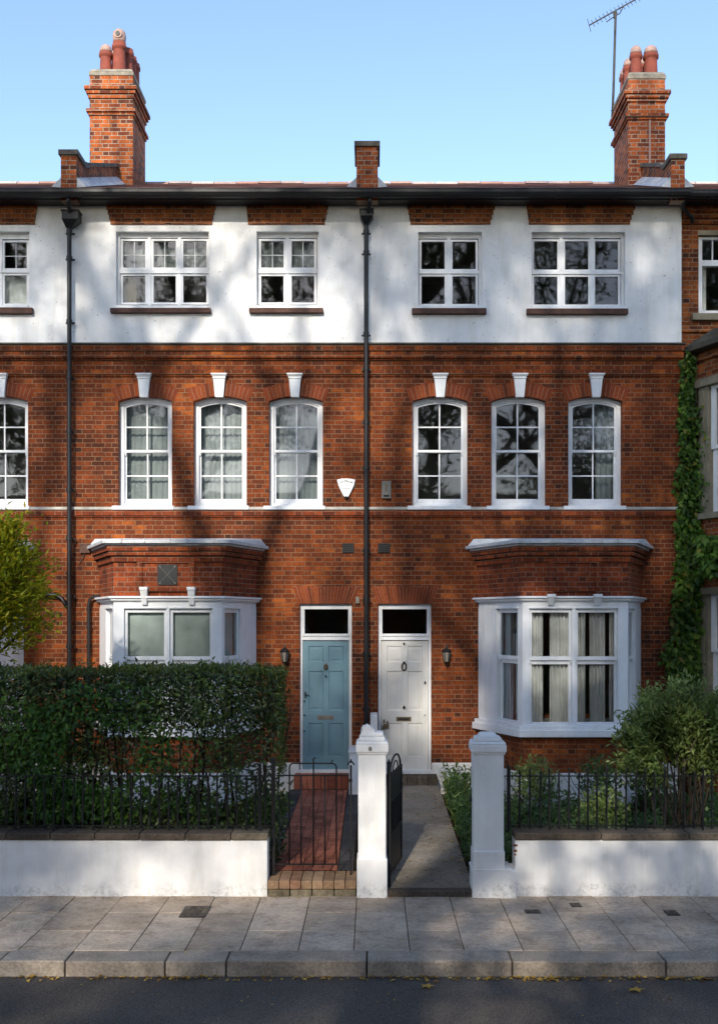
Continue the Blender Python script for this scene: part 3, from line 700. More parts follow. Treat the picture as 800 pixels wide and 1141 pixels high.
# white rendered top storey with brick lintels, cornice, string course
def facade_trim(H, x0, x1, casements, lintels, sills, endR=False, endL=False):
    m = MB(); ops = [(PX(c[0],-.02), PX(c[1],-.02), PZ(c[3],-.02), PZ(c[2],-.02)) for c in casements]
    wall_sheet(m, x0+.001, x1-.001, zbandb, Z_EAVE-.09, -0.022, ops, depth=0.13)
    if endR: m.add([(x1-.001,-.022,zbandb),(x1-.001,.1,zbandb),(x1-.001,.1,Z_EAVE-.09),(x1-.001,-.022,Z_EAVE-.09)],[(0,1,2,3)])
    m.add([(x0,-.022,zbandb),(x1,-.022,zbandb),(x1,0.01,zbandb),(x0,0.01,zbandb)],[(0,3,2,1)])
    m.build('rendered_storey', 'render', H, recalc=False)
    for (a,b,c,d) in lintels:
        m = MB(); rows = 4; za, zb = PZ(249.5,-.04), PZ(228,-.04)
        for r in range(rows):
            f0, f1 = r/rows, (r+1)/rows
            l = c + (a-c)*((r+.3)/(rows-.3)); rr = d + (b-d)*((r+.3)/(rows-.3))
            m.box(PX(l,-.04), PX(rr,-.04), -0.046, 0.0, za+(zb-za)*f0+.0008*r, za+(zb-za)*f1)
        m.build('brick_lintel', 'brick_warm', H)
    e = 0.05 if endR else 0.0
    # cornice: lead drip and three oversailing courses, then the frieze band
    m = MB()
    m.box(x0, x1+e*.6, -0.085, 0.02, fz(391.5), fz(385.3)); m.box(x0, x1+e*.3, -0.055, 0.02, fz(393.2), fz(391.5)-.001)
    m.box(x0, x1+e*.5, -0.07, 0.02, fz(399.3), fz(393.2)-.001); m.box(x0, x1+e*.2, -0.035, 0.02, fz(401.2), fz(399.3)-.001)
    m.box(x0, x1+e*.3, -0.045, 0.02, fz(417.2), fz(412.3)); m.box(x0, x1+e*.2, -0.022, 0.02, fz(419.4), fz(417.2)-.001)
    m.build('cornice', 'brick', H)
    m = MB(); m.box(x0, x1+e, -0.115, 0.02, fz(385.3)+.001, fz(383.2)); m.build('drip_course', 'leaddark', H, bevel=.004)
    segs = []; cur = x0
    for (a, b) in sills:
        aa, bb = fx(a)-.088, fx(b)+.048
        if bb < x0 or aa > x1: continue
        if aa > cur: segs.append((cur, aa))
        cur = bb
    segs.append((cur, x1+e))
    for (a, b) in segs: m = MB(); m.box(a, b, -0.07, 0.02, fz(568.3), fz(565.2)); m.build('string_course', 'string', H, bevel=.004)
    m = MB(); m.box(x0, x1+e*.8, -0.05, 0.02, fz(574.6), fz(568.5)); m.box(x0, x1+e*.4, -0.025, 0.02, fz(576.4), fz(574.6)-.001); m.build('brick_string', 'brick_fine', H)
CL = [(129.3,232.8,257.5,341.5),(286,355,257.5,341.5)]; CR = [(466,537,258,342),(592.5,696.5,258,342.5)]; CN = [(-37,32.5,257.5,341.5)]
facade_trim(HL, X_L0, X_L1, CL, [(118,240.5,123.5,236),(274.5,366,276.5,361.5)], ARCHES_L)
facade_trim(HR, X_L1, X_R1, CR, [(453.5,552,457.5,546),(586.5,708.5,589.5,701.5)], ARCHES_R, endR=True)
facade_trim(HN, fx(-190), X_L0, CN, [(-48,41.5,-42,38.5)], [(-112,-53),(-28.5,31.2)])

# plinths
def plinth(H, spans):
    for a, b in spans: m = MB(); m.box(fx(a), fx(b), -0.04, 0.02, 0.0, PZ(850.5,-.04)); m.build('plinth', 'wallwhite', H, bevel=.01)
plinth(HL, [(78,112),(285,333.4),(392.6,406)]); plinth(HR, [(409,420.8),(481,534),(713,759)]); plinth(HN, [(26,76)])

# bays
BW = bay(HR, PLAN_R, front=[(592.5,633.3),(643.8,684.3)], cantp=(0.655,1.215), curtain='drape', keys=(615,667), keyz=(662,675.5), panelpx=(611,669), gz=z_gr, label='bay window with grey pleated curtains')
bay(HL, PLAN_L, front=[(142.5,183),(193,234)], cantp=(0.69,1.20), curtain='blind', keys=(159.5,212.5), keyz=(654,675), panelpx=(153,217), gz=z_gr, plate=(175.5,197.5,629,652), label='bay window with frosted grey blinds')
bay(HN, PLAN_N, front=[(142.5-262,183-262),(193-262,234-262)], cantp=(0.69,1.20), curtain='blind', keys=(), gz=z_gr)

# doors
def door(H, o, leaf, tr, mat, label, side):
    x0,x1 = fx(o[0]), fx(o[1]); yf = 0.10
    u = D(yf)/F
    X = lambda p: PX(p,yf); Z = lambda p: PZ(p,yf)
    w = MB()
    w.box(x0-.005, X(leaf[0])-.004, yf-.03, yf+.1, fz(863)-.005, fz(672.8)+.01); w.box(X(leaf[1])+.004, x1+.005, yf-.03, yf+.1, fz(863)-.005, fz(672.8)+.01)
    w.box(X(leaf[0])-.004, X(leaf[1])+.004, yf-.028, yf+.1, Z(tr[2]), fz(672.8)+.01)
    w.box(X(leaf[0])-.004, X(leaf[1])+.004, yf-.032, yf+.1, Z(713.5), Z(tr[3])); w.box(X(leaf[0])-.004, X(leaf[1])+.004, yf-.05, yf-.03, Z(709), Z(706.3))
    w.box(X(leaf[0])-.0035, X(tr[0]), yf-.02, yf+.09, Z(tr[3])+.0005, Z(tr[2])-.0005); w.box(X(tr[1]), X(leaf[1])+.0035, yf-.02, yf+.09, Z(tr[3])+.0005, Z(tr[2])-.0005)
    w.box(x0-.01, x1+.01, -0.05, yf+.1, PZ(863,-.05), PZ(858.6,-.05))
    fr = w.build('door_frame', 'white', H, bevel=.004)
    g = MB(); g.add([(X(tr[0])-.002,yf+.03,Z(tr[3])-.002),(X(tr[1])+.002,yf+.03,Z(tr[3])-.002),(X(tr[1])+.002,yf+.03,Z(tr[2])+.002),(X(tr[0])-.002,yf+.03,Z(tr[2])+.002)],[(0,1,2,3)]); g.build('glass','glass',fr,recalc=False)
    # leaf with six sunk panels: stiles and rails around set-back fields
    a, b = X(leaf[0]), X(leaf[1]); W = b-a; zt, zb = Z(713.8), Z(858.4)
    pc = [(a+W*.125, a+W*.445), (a+W*.56, a+W*.88)]
    pr = [(Z(843.5),Z(806)),(Z(792),Z(748)),(Z(738),Z(720))]
    d = MB(); ys, yp = yf+.0, yf+.014
    xs = [a, pc[0][0], pc[0][1], pc[1][0], pc[1][1], b]
    for i in (0,2,4): d.box(xs[i], xs[i+1], ys, ys+.045, zb, zt)
    zz = [zb] + [v for q in pr for v in q] + [zt]
    for c in pc:
        for i in range(0, len(zz), 2): d.box(c[0], c[1], ys, ys+.045, zz[i], zz[i+1])
        for (p,q) in pr:
            d.add([(c[0],ys,p),(c[1],ys,p),(c[1],ys,q),(c[0],ys,q),(c[0]+.012,yp,p+.012),(c[1]-.012,yp,p+.012),(c[1]-.012,yp,q-.012),(c[0]+.012,yp,q-.012)],[(0,1,5,4),(1,2,6,5),(2,3,7,6),(3,0,4,7),(4,5,6,7)])
            e=.035; d.frus(c[0]+e,c[1]-e,yp-.0005,yp+.01,p+e, c[0]+e,c[1]-e,yp-.0005,yp+.01,q-e); 
            d.box(c[0]+e+.012,c[1]-e-.012,yp-.008,yp+.005,p+e+.012,q-e-.012)
    dr = d.build('door', mat, H, bevel=.0015); dr['label'] = label
    return fr, dr, X, Z, yf
frL, drL, DX, DZ, DY = door(HL, (334,392), (337.6,388.6), (339.5,388,679,706.3), 'blue', 'pale blue panelled front door', 1)
frR, drR, _, _, _ = door(HR, (421.3,480.5), (424.6,477), (426,475.5,679,706.3), 'cream', 'off-white panelled front door', 1)
def knock(d, px, py, oval=False, mat='iron', s=1.0):
    m = MB(); x, z = DX(px), DZ(py); y = DY-.012
    if oval:
        m.tube([(x+.035*s*math.cos(t), y-.01, z+.062*s*math.sin(t)) for t in [2*math.pi*i/20 for i in range(21)]], .012*s, 8); m.box(x-.015,x+.015,y-.02,y+.014,z+.05,z+.085)
    else:
        m.lathe([(0.036,0),(0.036,.006),(0.018,.02),(0.004,.026)],0,0,16); m.v=[(x+v[0],y+.012-v[2],z+v[1]*1.5) for v in m.v]
    m.build('knocker', mat, d, smooth=False)
knock(drL, 363.2, 743, False, 'brass'); knock(drR, 450.2, 743, True)
m = MB(); m.tube([(DX(363.2)+.028*math.cos(t),DY-.03,DZ(744)+.04*math.sin(t)) for t in [2*math.pi*i/16 for i in range(17)]],.006,6); m.build('knocker_ring','iron',drL)
def plateslot(d, p0, p1, q0, q1, mat):
    m = MB(); m.box(DX(p0),DX(p1),DY-.008,DY+.001,DZ(q1),DZ(q0)); o = m.build('letter_plate', mat, d, bevel=.003)
    m = MB(); m.box(DX(p0+2.2),DX(p1-2.2),DY-.012,DY-.008,DZ(q1-1.6),DZ(q0+1.6)); m.build('flap', 'iron' if mat=='brass' else 'metalgrey', o, bevel=.002)
plateslot(drL, 353.8, 372, 797.3, 802.3, 'metalgrey'); plateslot(drR, 441.5, 458.2, 799, 804, 'brass')
def knob(d, px, py, r=.02, mat='iron', name='door_knob'):
    m = MB(); m.lathe([(r*1.1,0),(r*1.1,.006),(r*.4,.012),(r*.5,.025),(r,.035),(r*.9,.05),(r*.3,.056)],0,0,14); x,z=DX(px),DZ(py); m.v=[(x+v[0],DY+.002-v[2],z+v[1]) for v in m.v]
    return m.build(name, mat, d, smooth=True)
knob(drL, 363.2, 753.5, .014); knob(drR, 450.2, 717.5, .016, name='bell_push'); 
m = MB(); x,z = DX(450.2),DZ(788.5); m.prism([(x-.018,z-.012),(x-.026,z+.004),(x-.012,z+.016),(x,z+.04),(x+.012,z+.016),(x+.026,z+.004),(x+.018,z-.012),(x,z-.035)],DY-.03,DY+.001); m.build('door_pull','iron',drR,bevel=.003)
m = MB(); x,z = DX(473.6),DZ(761); m.prism([(x-.018,z),(x,z+.034),(x+.018,z),(x,z-.034)],DY-.018,DY+.001); m.build('escutcheon','iron',drR,bevel=.003)
knob(drR, 473.4, 797, .008)
m = MB(); m.box(DX(426.8),DX(429),DY-.02,DY+.0,DZ(806),DZ(802)) ; m.box(DX(427),DX(433),DY-.03,DY,DZ(812),DZ(807)); m.prism([(DX(425),DZ(812.6)),(DX(427.2),DZ(807.5)),(DX(429.5),DZ(812.6))],DY-.035,DY-.002); m.box(DX(430.5),DX(432.5),DY-.04,DY,DZ(812),DZ(803.5)); m.build('door_latch','brass',drR,bevel=.003)
m = MB(); x,z = DX(340.3),DZ(775); m.box(x-.012,x+.012,DY-.01,DY+.001,z-.05,z+.06); m.tube([(x,DY-.005,z+.01),(x,DY-.04,z+.01),(x+.07,DY-.045,z+.005)],.009,8); m.build('door_handle','iron',drL,bevel=.002)
for py in (781.5, 797, 815):
    knob(drL, 339.2, py, .012, 'iron', 'lock')
# flat brick arches over the doors
for H, (a,b), (A,B) in ((HL,(333.5,392.5),(326,401)), (HR,(421,481),(413,489))):
    m = MB(); n = 19; zb, zt = fz(672.8), fz(653.5)
    bk = MB(); bk.prism([(fx(a),zb+.002),(fx(b),zb+.002),(fx(B),zt),(fx(A),zt)],-.0015,.02); bk.build('arch_mortar','mortar',H)
    for i in range(n):
        f0,f1 = (i+.07)/n,(i+.93)/n; l = lambda f: fx(a+(b-a)*f); t = lambda f: fx(A+(B-A)*f)
        j = random.uniform(-.01,.01); m.prism([(l(f0),zb),(l(f1),zb),(t(f1),zt+j),(t(f0),zt+j)],-.006+random.uniform(-.001,.001),.02)
    m.build('brick_arch','voussoir',H)

# roofs
SL = 0.411
def roof(H, x0, x1):
    m = MB(); y0, z0 = -0.42, 9.975; yr = 4.0; zr = z0 + SL*(yr-y0)
    m.add([(x0,y0,z0),(x1,y0,z0),(x1,yr,zr),(x0,yr,zr),(x0,8.4,z0),(x1,8.4,z0),(x0,y0,z0-.04),(x1,y0,z0-.04),(x0,8.4,z0-.04),(x1,8.4,z0-.04)],
          [(0,1,2,3),(3,2,5,4),(0,6,7,1),(6,8,9,7),(1,7,9,5,2),(0,3,4,8,6)])
    r = m.build('roof', 'roof', H)
    m = MB(); x = x0+.02
    while x < x1-.3:
        j = random.uniform(-.006,.012); m.prism([(yr-.13,zr-.045+j),(yr-.06,zr+.025+j),(yr,zr+.05+j),(yr+.06,zr+.025+j),(yr+.13,zr-.045+j)], x, x+.435, 'x'); x += .45
    m.build('ridge_tiles', 'ridge', r)
    return r
rfL = roof(HL, X_L0, X_L1); rfR = roof(HR, X_L1, X_R1-.02); rfN = roof(HN, fx(-190), X_L0)
# gutters: half-round trough along the eaves with brackets, fascia and soffit behind
def gutter(H, x0, x1, yy=-0.44, zt=None, zf=229.0):
    zt = zt or PZ(209.8, yy-.07)
    m = MB(); prof = [(-.085,0),(-.085,-.05),(-.07,-.09),(-.03,-.115),(.02,-.115),(.055,-.09),(.065,0),(.055,0),(.045,-.08),(.015,-.102),(-.025,-.102),(-.06,-.08),(-.073,-.04),(-.073,0)]
    m.prism([(yy+a, zt+b) for a,b in prof], x0, x1, 'x')
    m.tube([(x0,yy-.085,zt),(x1,yy-.085,zt)],.011,6)
    x = x0+.3
    while x < x1-.1:
        m.prism([(yy+a*1.09, zt+b*1.09) for a,b in prof[:7]]+[(yy+.05,zt-.01)], x, x+.03, 'x'); x += .92
    g = m.build('gutter', 'blackpvc', H)
    m = MB(); z0 = PZ(zf,-.02); m.box(x0,x1,-.32,-.29,z0+.005,9.93); m.box(x0,x1,-.29,-.0225,z0-.004,z0+.02); m.build('fascia','blackpvc',H,bevel=.004)
gutter(HL, X_L0, X_L1-.001); gutter(HR, X_L1, X_R1+.03); gutter(HN, fx(-190), X_L0-.001)

# party-wall parapets
def parapet(H, px0, px1, pycap, chimney_front, both=False):
    yf = -0.33; x0, x1 = PX(px0,yf), PX(px1,yf); zt = PZ(pycap+5.5,yf); yb = yf+.42
    zr = lambda y: 9.975 + SL*(y+.42)
    m = MB(); hgt = .33
    m.prism([(yf,9.80),(yf,zt),(yb,zt),(yb+.16,zr(yb+.16)+hgt),(chimney_front,zr(chimney_front)+hgt),(chimney_front,zr(chimney_front)-.1),(yf+.2,9.80)], x0, x1, 'x')
    p = m.build('parapet', 'chimney_brick', H)
    m = MB(); e=.035
    m.prism([(yf-e,zt+.001),(yf-e,zt+.085),(yb+.02,zt+.085),(yb+.2,zr(yb+.2)+hgt+.075),(chimney_front-.003,zr(chimney_front)+hgt+.075),(chimney_front-.003,zr(chimney_front)+hgt+.004),(yb+.175,zr(yb+.175)+hgt+.003),(yb+.006,zt+.001)], x0-e, x1+e, 'x')
    m.build('coping', 'ashlar', p, bevel=.006)
    for (xa,xb,s) in ((x0-.16,x0-.003,-1),(x1+.003,x1+.16,1)):
        m = MB()
        y=yf+.02
        while y < chimney_front-.1:
            yn=min(y+.22,chimney_front)
            inn = xb if s<0 else xa; out = xa if s<0 else xb
            zz = zr((y+yn)/2)
            m.add([(inn,y,zr(y)+.16),(inn,yn+.02,zr(yn)+.16),(out,yn+.02,zr(yn)+.02),(out,y,zr(y)+.012),(inn,y,zr(y)+.0),(inn,yn+.02,zr(yn)+.0)],[(0,1,2,3),(0,3,4),(1,5,2)]); y=yn
        m.build('lead_flashing','lead',p,recalc=False)
    m = MB(); m.box(x0-.0,x1+.0,yf-.02,yf-.002,9.90,9.985); m.build('lead_flashing','lead',p)
    return p
parapet(HL, 67.8, 85, 167, 2.5); parapet(HR, 748, 763, 171.5, 1.6); parapet(HR, 397.2, 421, 157.5, 3.6)
# chimneys
def chimney(H, xc, w, yf, dep, pytop, corb1, corb2, pots, label=None, roofslope=True):
    x0,x1 = xc-w/2, xc+w/2; y0,y1 = yf, yf+dep; Z = lambda p: PZ(p,yf)
    zt = Z(pytop); z0 = 10.4
    m = MB(); m.box(x0,x1,y0,y1,z0,zt)
    def co(a,b,e): m.box(x0-e,x1+e,y0-e,y1+e,Z(b),Z(a))
    co(corb1[0],corb1[0]+4,.085); co(corb1[0]+4.1,corb1[0]+8,.055); co(corb1[0]+8.1,corb1[1],.025)
    co(corb2[0],corb2[0]+3.2,.055); co(corb2[0]+3.3,corb2[1],.025)
    ch = m.build('chimney_stack','chimney_brick',H)
    if label: ch['label'] = label
    m = MB(); m.frus(x0-.012,x1+.012,y0-.012,y1+.012,zt+.001, x0+.03,x1-.03,y0+.03,y1-.03,zt+.07); m.box(x0-.014,x1+.014,y0-.014,y1+.014,zt-.07,zt); m.build('flaunching','cement',ch,bevel=.01)
    for (px,py,yy,r,cap) in pots:
        y = yf+yy; x = PX(px,y); h = PZ(py,y) - zt; p = MB(); zb = zt+.03
        top = zt+h
        p.lathe([(r*1.12,zb),(r*1.12,zb+.06),(r*.98,zb+.1),(r*.90,top-.16),(r*.9,top-.14),(r*1.12,top-.12),(r*1.12,top-.06),(r*.98,top-.05),(r*.98,top-.0),(r*.8,top)],x,y,24)
        po = p.build('chimney_pot','pot',ch,smooth=False)
        po.data.shade_smooth(); 
        q = MB()
        if cap == 'dome': q.lathe([(r*1.0,top-.045),(r*1.0,top),(r*.85,top+.06),(r*.5,top+.10),(r*.15,top+.115)],x,y,20); q.build('cowl','potcap',po,smooth=True)
        elif cap == 'cowl':
            q.lathe([(r*.9,top),(r*.95,top+.04),(r*1.02,top+.12),(r*.9,top+.2),(r*.5,top+.25),(r*.1,top+.265)],x,y,20); q.build('cowl','potcap',po,smooth=True)
            k = MB(); k.lathe([(r*.62,0),(r*.62,.03),(r*.3,.031),(r*.3,.02)],0,0,16); k.v=[(x+v[0],y-r*.95-v[2]+.02,top+.12+v[1]) for v in k.v]; k.build('cowl_opening','potcap',po)
            k = MB(); k.lathe([(r*.34,0),(r*.34,.012)],0,0,16); k.v=[(x+v[0],y-r*.95-v[2]-.012,top+.12+v[1]) for v in k.v]; k.build('flue_hole','iron',po)
    return ch
chL = chimney(HL, -4.89, .807, 2.5, 1.12, 79.5, (96.5,109), (121.5,128),
    [(118,56,.25,.115,'dome'),(133,47.5,.25,.125,'cowl'),(130.5,59,.55,.11,'dome'),(142,55,.52,.11,None),(146.5,63.5,.80,.10,None),(150,71,.98,.10,None)], 'chimney stack with an eyed cowl on its tallest pot')
chR = chimney(HR, 4.91, .66, 1.6, 1.15, 83, (101.5,113), (127,133),
    [(708.5,57.5,.22,.105,'dome'),(725,57.5,.22,.125,'dome'),(700.5,71.5,.6,.10,'dome'),(716.5,70.5,.6,.10,'dome'),(696.5,82,.9,.10,'dome'),(711,84,.95,.10,None)], 'chimney stack with a cable strapped down its face')
m = MB(); xx=PX(723.5,1.6); m.tube([(xx,1.57,PZ(134,1.6)),(xx,1.57,PZ(186,1.6)),(xx+.05,1.55,PZ(189,1.6))],.018,6); m.build('cable','potcap',chR)

# downpipes with hopper heads
def downpipe(H, px, hopper, zbot, r=.037, collars=(), ghost=None):
    yy = -0.155; X = PX(px,yy)
    m = MB(); m.tube([(X,yy,PZ(hopper[3]-1,yy)),(X,yy,zbot)],r,14)
    for c in collars: m.tube([(X,yy,PZ(c,yy)-.035),(X,yy,PZ(c,yy)+.03)],r+.012,14); m.box(X-.075,X+.075,-.1,-.085,PZ(c,yy)-.025,PZ(c,yy)+.005); m.box(X-.02,X+.02,-.1,.0,PZ(c,yy)-.012,PZ(c,yy)+.002)
    p = m.build('downpipe','blackpvc',H)
    a,b,c,d = hopper; ha,hb = PX(a,-.25),PX(b,-.25); zm = PZ(c+(d-c)*.55,-.25)
    m = MB(); m.box(ha,hb,-.27,-.06,zm,PZ(c+1.5,-.25)); m.box(ha-.015,hb+.015,-.285,-.055,PZ(c+1.5,-.25)+.001,PZ(c,-.25)); m.frus(X-.045,X+.045,-.2,-.11,PZ(d,-.25), ha,hb,-.27,-.06,zm-.001)
    m.build('hopper_head','blackpvc',p,bevel=.004)
    m = MB(); m.tube([(X+.06,-.44,9.80),(X+.06,-.42,9.74),(X+.03,-.22,9.62),(X,-.165,9.52),(X,-.16,9.46)],r*.9,12); m.build('swan_neck','blackpvc',p,smooth=True)
    return p
dpL = downpipe(HL, 77.3, (69,87.5,233.5,252), .3, collars=(258,287,358,420,480,545,600,664,720))
dpM = downpipe(HL, 408, (401.3,415.5,232,247), .3, collars=(258,281,372,410,470,521,613,668,728,790))
m = MB(); yy=-.09; m.tube([(PX(30,yy),yy,PZ(662,yy)),(PX(62,yy),yy,PZ(663,yy)),(PX(69,yy),yy,PZ(667,yy)),(PX(76,yy),-.15,PZ(677,yy))],.034,10); m.build('branch_pipe','blackpvc',dpL,smooth=True)
m = MB(); m.tube([(PX(111,yy),yy,PZ(664.5,yy)),(PX(104,yy),yy,PZ(665,yy)),(PX(100,yy),yy,PZ(668,yy)),(PX(98.7,yy),yy,PZ(675,yy)),(PX(98.7,yy),yy,.4)],.026,10); m.tube([(PX(98.7,yy),yy,PZ(700,yy)),(PX(98.7,yy),yy,PZ(697,yy))],.037,10); m.build('waste_pipe','blackpvc',HL)
# small overflow box beside the left bay
m = MB(); m.box(fx(89.5),fx(101),-.05,.01,fz(616.5),fz(607.5)); m.box(fx(88.5),fx(102),-.06,-.04,fz(607.5)+.001,fz(606)); m.tube([(fx(95),-.03,fz(616)),(fx(93),-.02,fz(622)),(fx(88),-.012,fz(629))],.008,6); m.build('vent_box','sillbrown',HL,bevel=.004)
# air bricks
for H,(a,b) in ((HL,(381.5,394.3)),(HR,(421,434.5))):
    m = MB(); m.box(fx(a),fx(b),-.02,.01,fz(616.2),fz(605.5))
    for k in range(5): zz = fz(616.2)+(fz(605.5)-fz(616.2))*(k+.5)/5; m.box(fx(a)+.015,fx(b)-.015,-.028,-.02,zz-.006,zz+.006)
    m.build('air_vent','blackpvc',H,bevel=.002)
m = MB(); m.box(fx(396.4),fx(400.3),-.04,.01,fz(672.5),fz(665)); m.build('sensor_box','metalgrey',HL,bevel=.004)
# gutter downturn at the right end of the white storey
m = MB(); m.tube([(fx(760),-.42,fz(222)),(fx(757),-.3,fz(228)),(fx(758),-.15,fz(234)),(fx(766),-.06,fz(240)),(fx(770.5),-.03,fz(242)),(fx(771),-.03,fz(249))],.035,10); m.build('rainwater_pipe','blackpvc',HR,smooth=True)

# ------------------------------------------------------------------ right-hand neighbour (set back, two-storey stone-dressed bay)
YN = 0.10
XN0 = X_R1+.001; XN1 = XN0+6
HE = thing('terraced_house', ((XN0+XN1)/2,0,0), 'partly seen brick house at the right edge with stone framed bay and creeper', 'house', 'terraced houses')
nb = [(fx(777),0.0),(fx(777)+.56,-P_BAY),(fx(777)+2.3,-P_BAY),(fx(777)+2.86,0)]
opsN = [(PX(778.3,YN),PX(860,YN),PZ(349.5,YN),PZ(257,YN)), (nb[0][0]+.15,nb[3][0]-.15,fz(572),fz(433)), (nb[0][0]+.15,nb[3][0]-.15,fz(790),fz(660))]
m = MB(); wall_sheet(m, XN0, XN1, -.1, Z_EAVE-.05, YN, opsN); m.build('wall','brick_warm',HE,recalc=False)
m = MB()
for zf in (.55, PZ(612), PZ(395), Z_EAVE-.12): m.box(XN0+.02,XN1,YN+.26,4,zf-.08,zf)
m.box(XN0,XN1,4.001,4.06,0,Z_EAVE-.1); m.box(XN0+.01,XN0+.05,YN+.26,4,.5,Z_EAVE-.2); m.box(XN1-.05,XN1,YN+.26,4,.5,Z_EAVE-.2); m.build('interior','room',HE)
m = MB(); 
for (a,b,e) in ((229.5,236,.14),(236.2,242,.10),(242.2,247.5,.05),(365,368.5,.05)): m.box(XN0+.02,XN1,YN-e,YN+.01,fz(b),fz(a))
m.build('cornice','brick_warm',HE)
m = MB(); y0=-.42; z0=9.975
rE = roof(HE, XN0+.02, XN1); gutter(HE, XN0+.02, XN1, zt=PZ(211.5,-.5))
# top window
yf = YN+.1; X=lambda p:PX(p,yf); Zz=lambda p:PZ(p,yf)
m = MB(); a,b = PX(778.3,YN),PX(860,YN); m.ring([(a-.01,Zz(264)),(b+.01,Zz(264)),(b+.01,PZ(350,YN)),(a-.01,PZ(350,YN))],[(X(782),Zz(267)),(X(850),Zz(267)),(X(850),Zz(346)),(X(782),Zz(346))],yf-.02,yf+.1)
m.box(X(782)-.002,X(850)+.002,yf-.03,yf+.08,Zz(296.5),Zz(290)); 
for p in (794,821): m.box(X(p)-.01,X(p)+.01,yf,yf+.04,Zz(290),Zz(267)+.002)
m.box(X(817),X(820),yf,yf+.04,Zz(346),Zz(297))
w = m.build('window','white',HE,bevel=.004)
m = MB(); m.add([(X(781),yf+.03,Zz(347)),(X(851),yf+.03,Zz(347)),(X(851),yf+.03,Zz(266)),(X(781),yf+.03,Zz(266))],[(0,1,2,3)]); m.build('glass','glass',w,recalc=False)
m = MB(); m.box(a-.12,b+.12,YN-.09,YN+.15,PZ(357.5,YN),PZ(350,YN)-.001); m.build('sill','stone',w,bevel=.006)
c = curtain_mesh(X(780),X(790),yf+.18,Zz(350),Zz(290),.015,3); c.build('curtain','drape',w,smooth=True,recalc=False)
m = MB(); m.box(a-.01,b+.01,YN-.004,YN+.02,Zz(264)+.001,PZ(256.5,YN)); m.build('lintel','stone',w)
# the bay body: brick zones and stone dressings
base = None
def slab(nm, mat, d, za, zb, par, bev=.006):
    q = MB(); q.prism([(p[0],p[1]+0.0) for p in offs(nb,d)], za, zb, 'z'); return q.build(nm, mat, par, bevel=bev)
base = slab('bay_window','brick_warm',0.0, PZ(655), PZ(580), HE, 0)
slab('brick_panel','brick_warm',0.0, PZ(424,0), PZ(394), base, 0); slab('brick_panel','brick_warm',-.005,.1,PZ(790),base,0)
slab('stone_sill','stone',.09,PZ(580)+.001,PZ(573.5),base); slab('stone_head','stone',.05,PZ(433),PZ(424)-.001,base); slab('stone_head','stone',.04,PZ(663),PZ(655)-.001,base); slab('stone_sill','stone',.08,PZ(796),PZ(790)+.0,base)
slab('brick_corbel','brick_warm',.05,PZ(404),PZ(400),base,0)
m = MB(); zr0 = PZ(394)+.001; o = offs(nb,.22); o2=[(o[0][0]+.5,0.0),(o[1][0]+.55,-.35),(o[2][0]-.55,-.35),(o[3][0]-.5,0.0)]
m.prism(o, zr0, zr0+.09,'z'); m.add([(p[0],p[1]-.001,zr0+.091) for p in o]+[(p[0],p[1]-.001,zr0+.42) for p in o2],[(0,1,5,4),(1,2,6,5),(2,3,7,6),(4,5,6,7),(0,3,2,1),(0,4,7,3)])
m.build('bay_roof','leaddark',base,bevel=.01)
for (zl_,zh_) in ((PZ(573.5)+.001,PZ(433)-.001),(PZ(790)+.001,PZ(663)-.001)):
    segs=[(nb[0],nb[1]),(nb[1],nb[2]),(nb[2],nb[3])]
    for k,(a,b) in enumerate(segs):
        dx,dy=b[0]-a[0],b[1]-a[1]; L=math.hypot(dx,dy); tx,ty=dx/L,dy/L; T=Matrix(((tx,-ty,0,a[0]),(ty,tx,0,a[1]),(0,0,1,0),(0,0,0,1)))
        q=MB(); q.M=T; q.box(0,.26,.004,.2,zl_,zh_); q.box(L-.26,L,.004,.2,zl_,zh_); q.box(.05,.19,-.02,.01,zl_+.1,zh_-.05); q.build('stone_mullion','stone',base,bevel=.012)
        q=MB(); q.M=T; zm=(zl_+zh_)/2
        for (u0,u1,dp) in ((zm+.001,zh_,.06),(zl_,zm,.1)): q.ring([(.26,u1),(L-.26,u1),(L-.26,u0),(.26,u0)],[(.37,u1-.06),(L-.37,u1-.06),(L-.37,u0+.06),(.37,u0+.06)],dp,dp+.04)
        wf=q.build('window_frame','white',base,bevel=.004)
        g=MB(); g.M=T; g.add([(.38,.1,zl_+.03),(L-.38,.1,zl_+.03),(L-.38,.1,zh_-.03),(.38,.1,zh_-.03)],[(0,1,2,3)]); g.build('glass','glass',wf,recalc=False)

# ================================================================== small fittings on the walls (things of their own)
m = thing('bell_box', (fx(386),-.03,fz(543)), 'white shield-shaped alarm bell box on the brickwork left of the central downpipe', 'alarm box')
yy=-.06; q = MB(); X=lambda p:PX(p,yy); Zq=lambda p:PZ(p,yy)
outl=[(X(375.3),Zq(534.3)),(X(380),Zq(533.2)),(X(386),Zq(532.9)),(X(391),Zq(533.3)),(X(396.2),Zq(534.5)),(X(394.5),Zq(541)),(X(391.5),Zq(547.5)),(X(388.3),Zq(553.6)),(X(383.3),Zq(553.6)),(X(380.3),Zq(548)),(X(377),Zq(541))]
q.prism(outl,yy,0.0); bb=q.build('housing','white',m,bevel=.012)
q = MB(); q.lathe([(.026,0),(.03,.02),(.02,.035)],X(385.5),0,14); q.v=[(v[0],yy-.004+v[1]*.6+.02,Zq(554.3)+v[2]-.01) for v in q.v]; q.build('strobe_lens','iron',m)
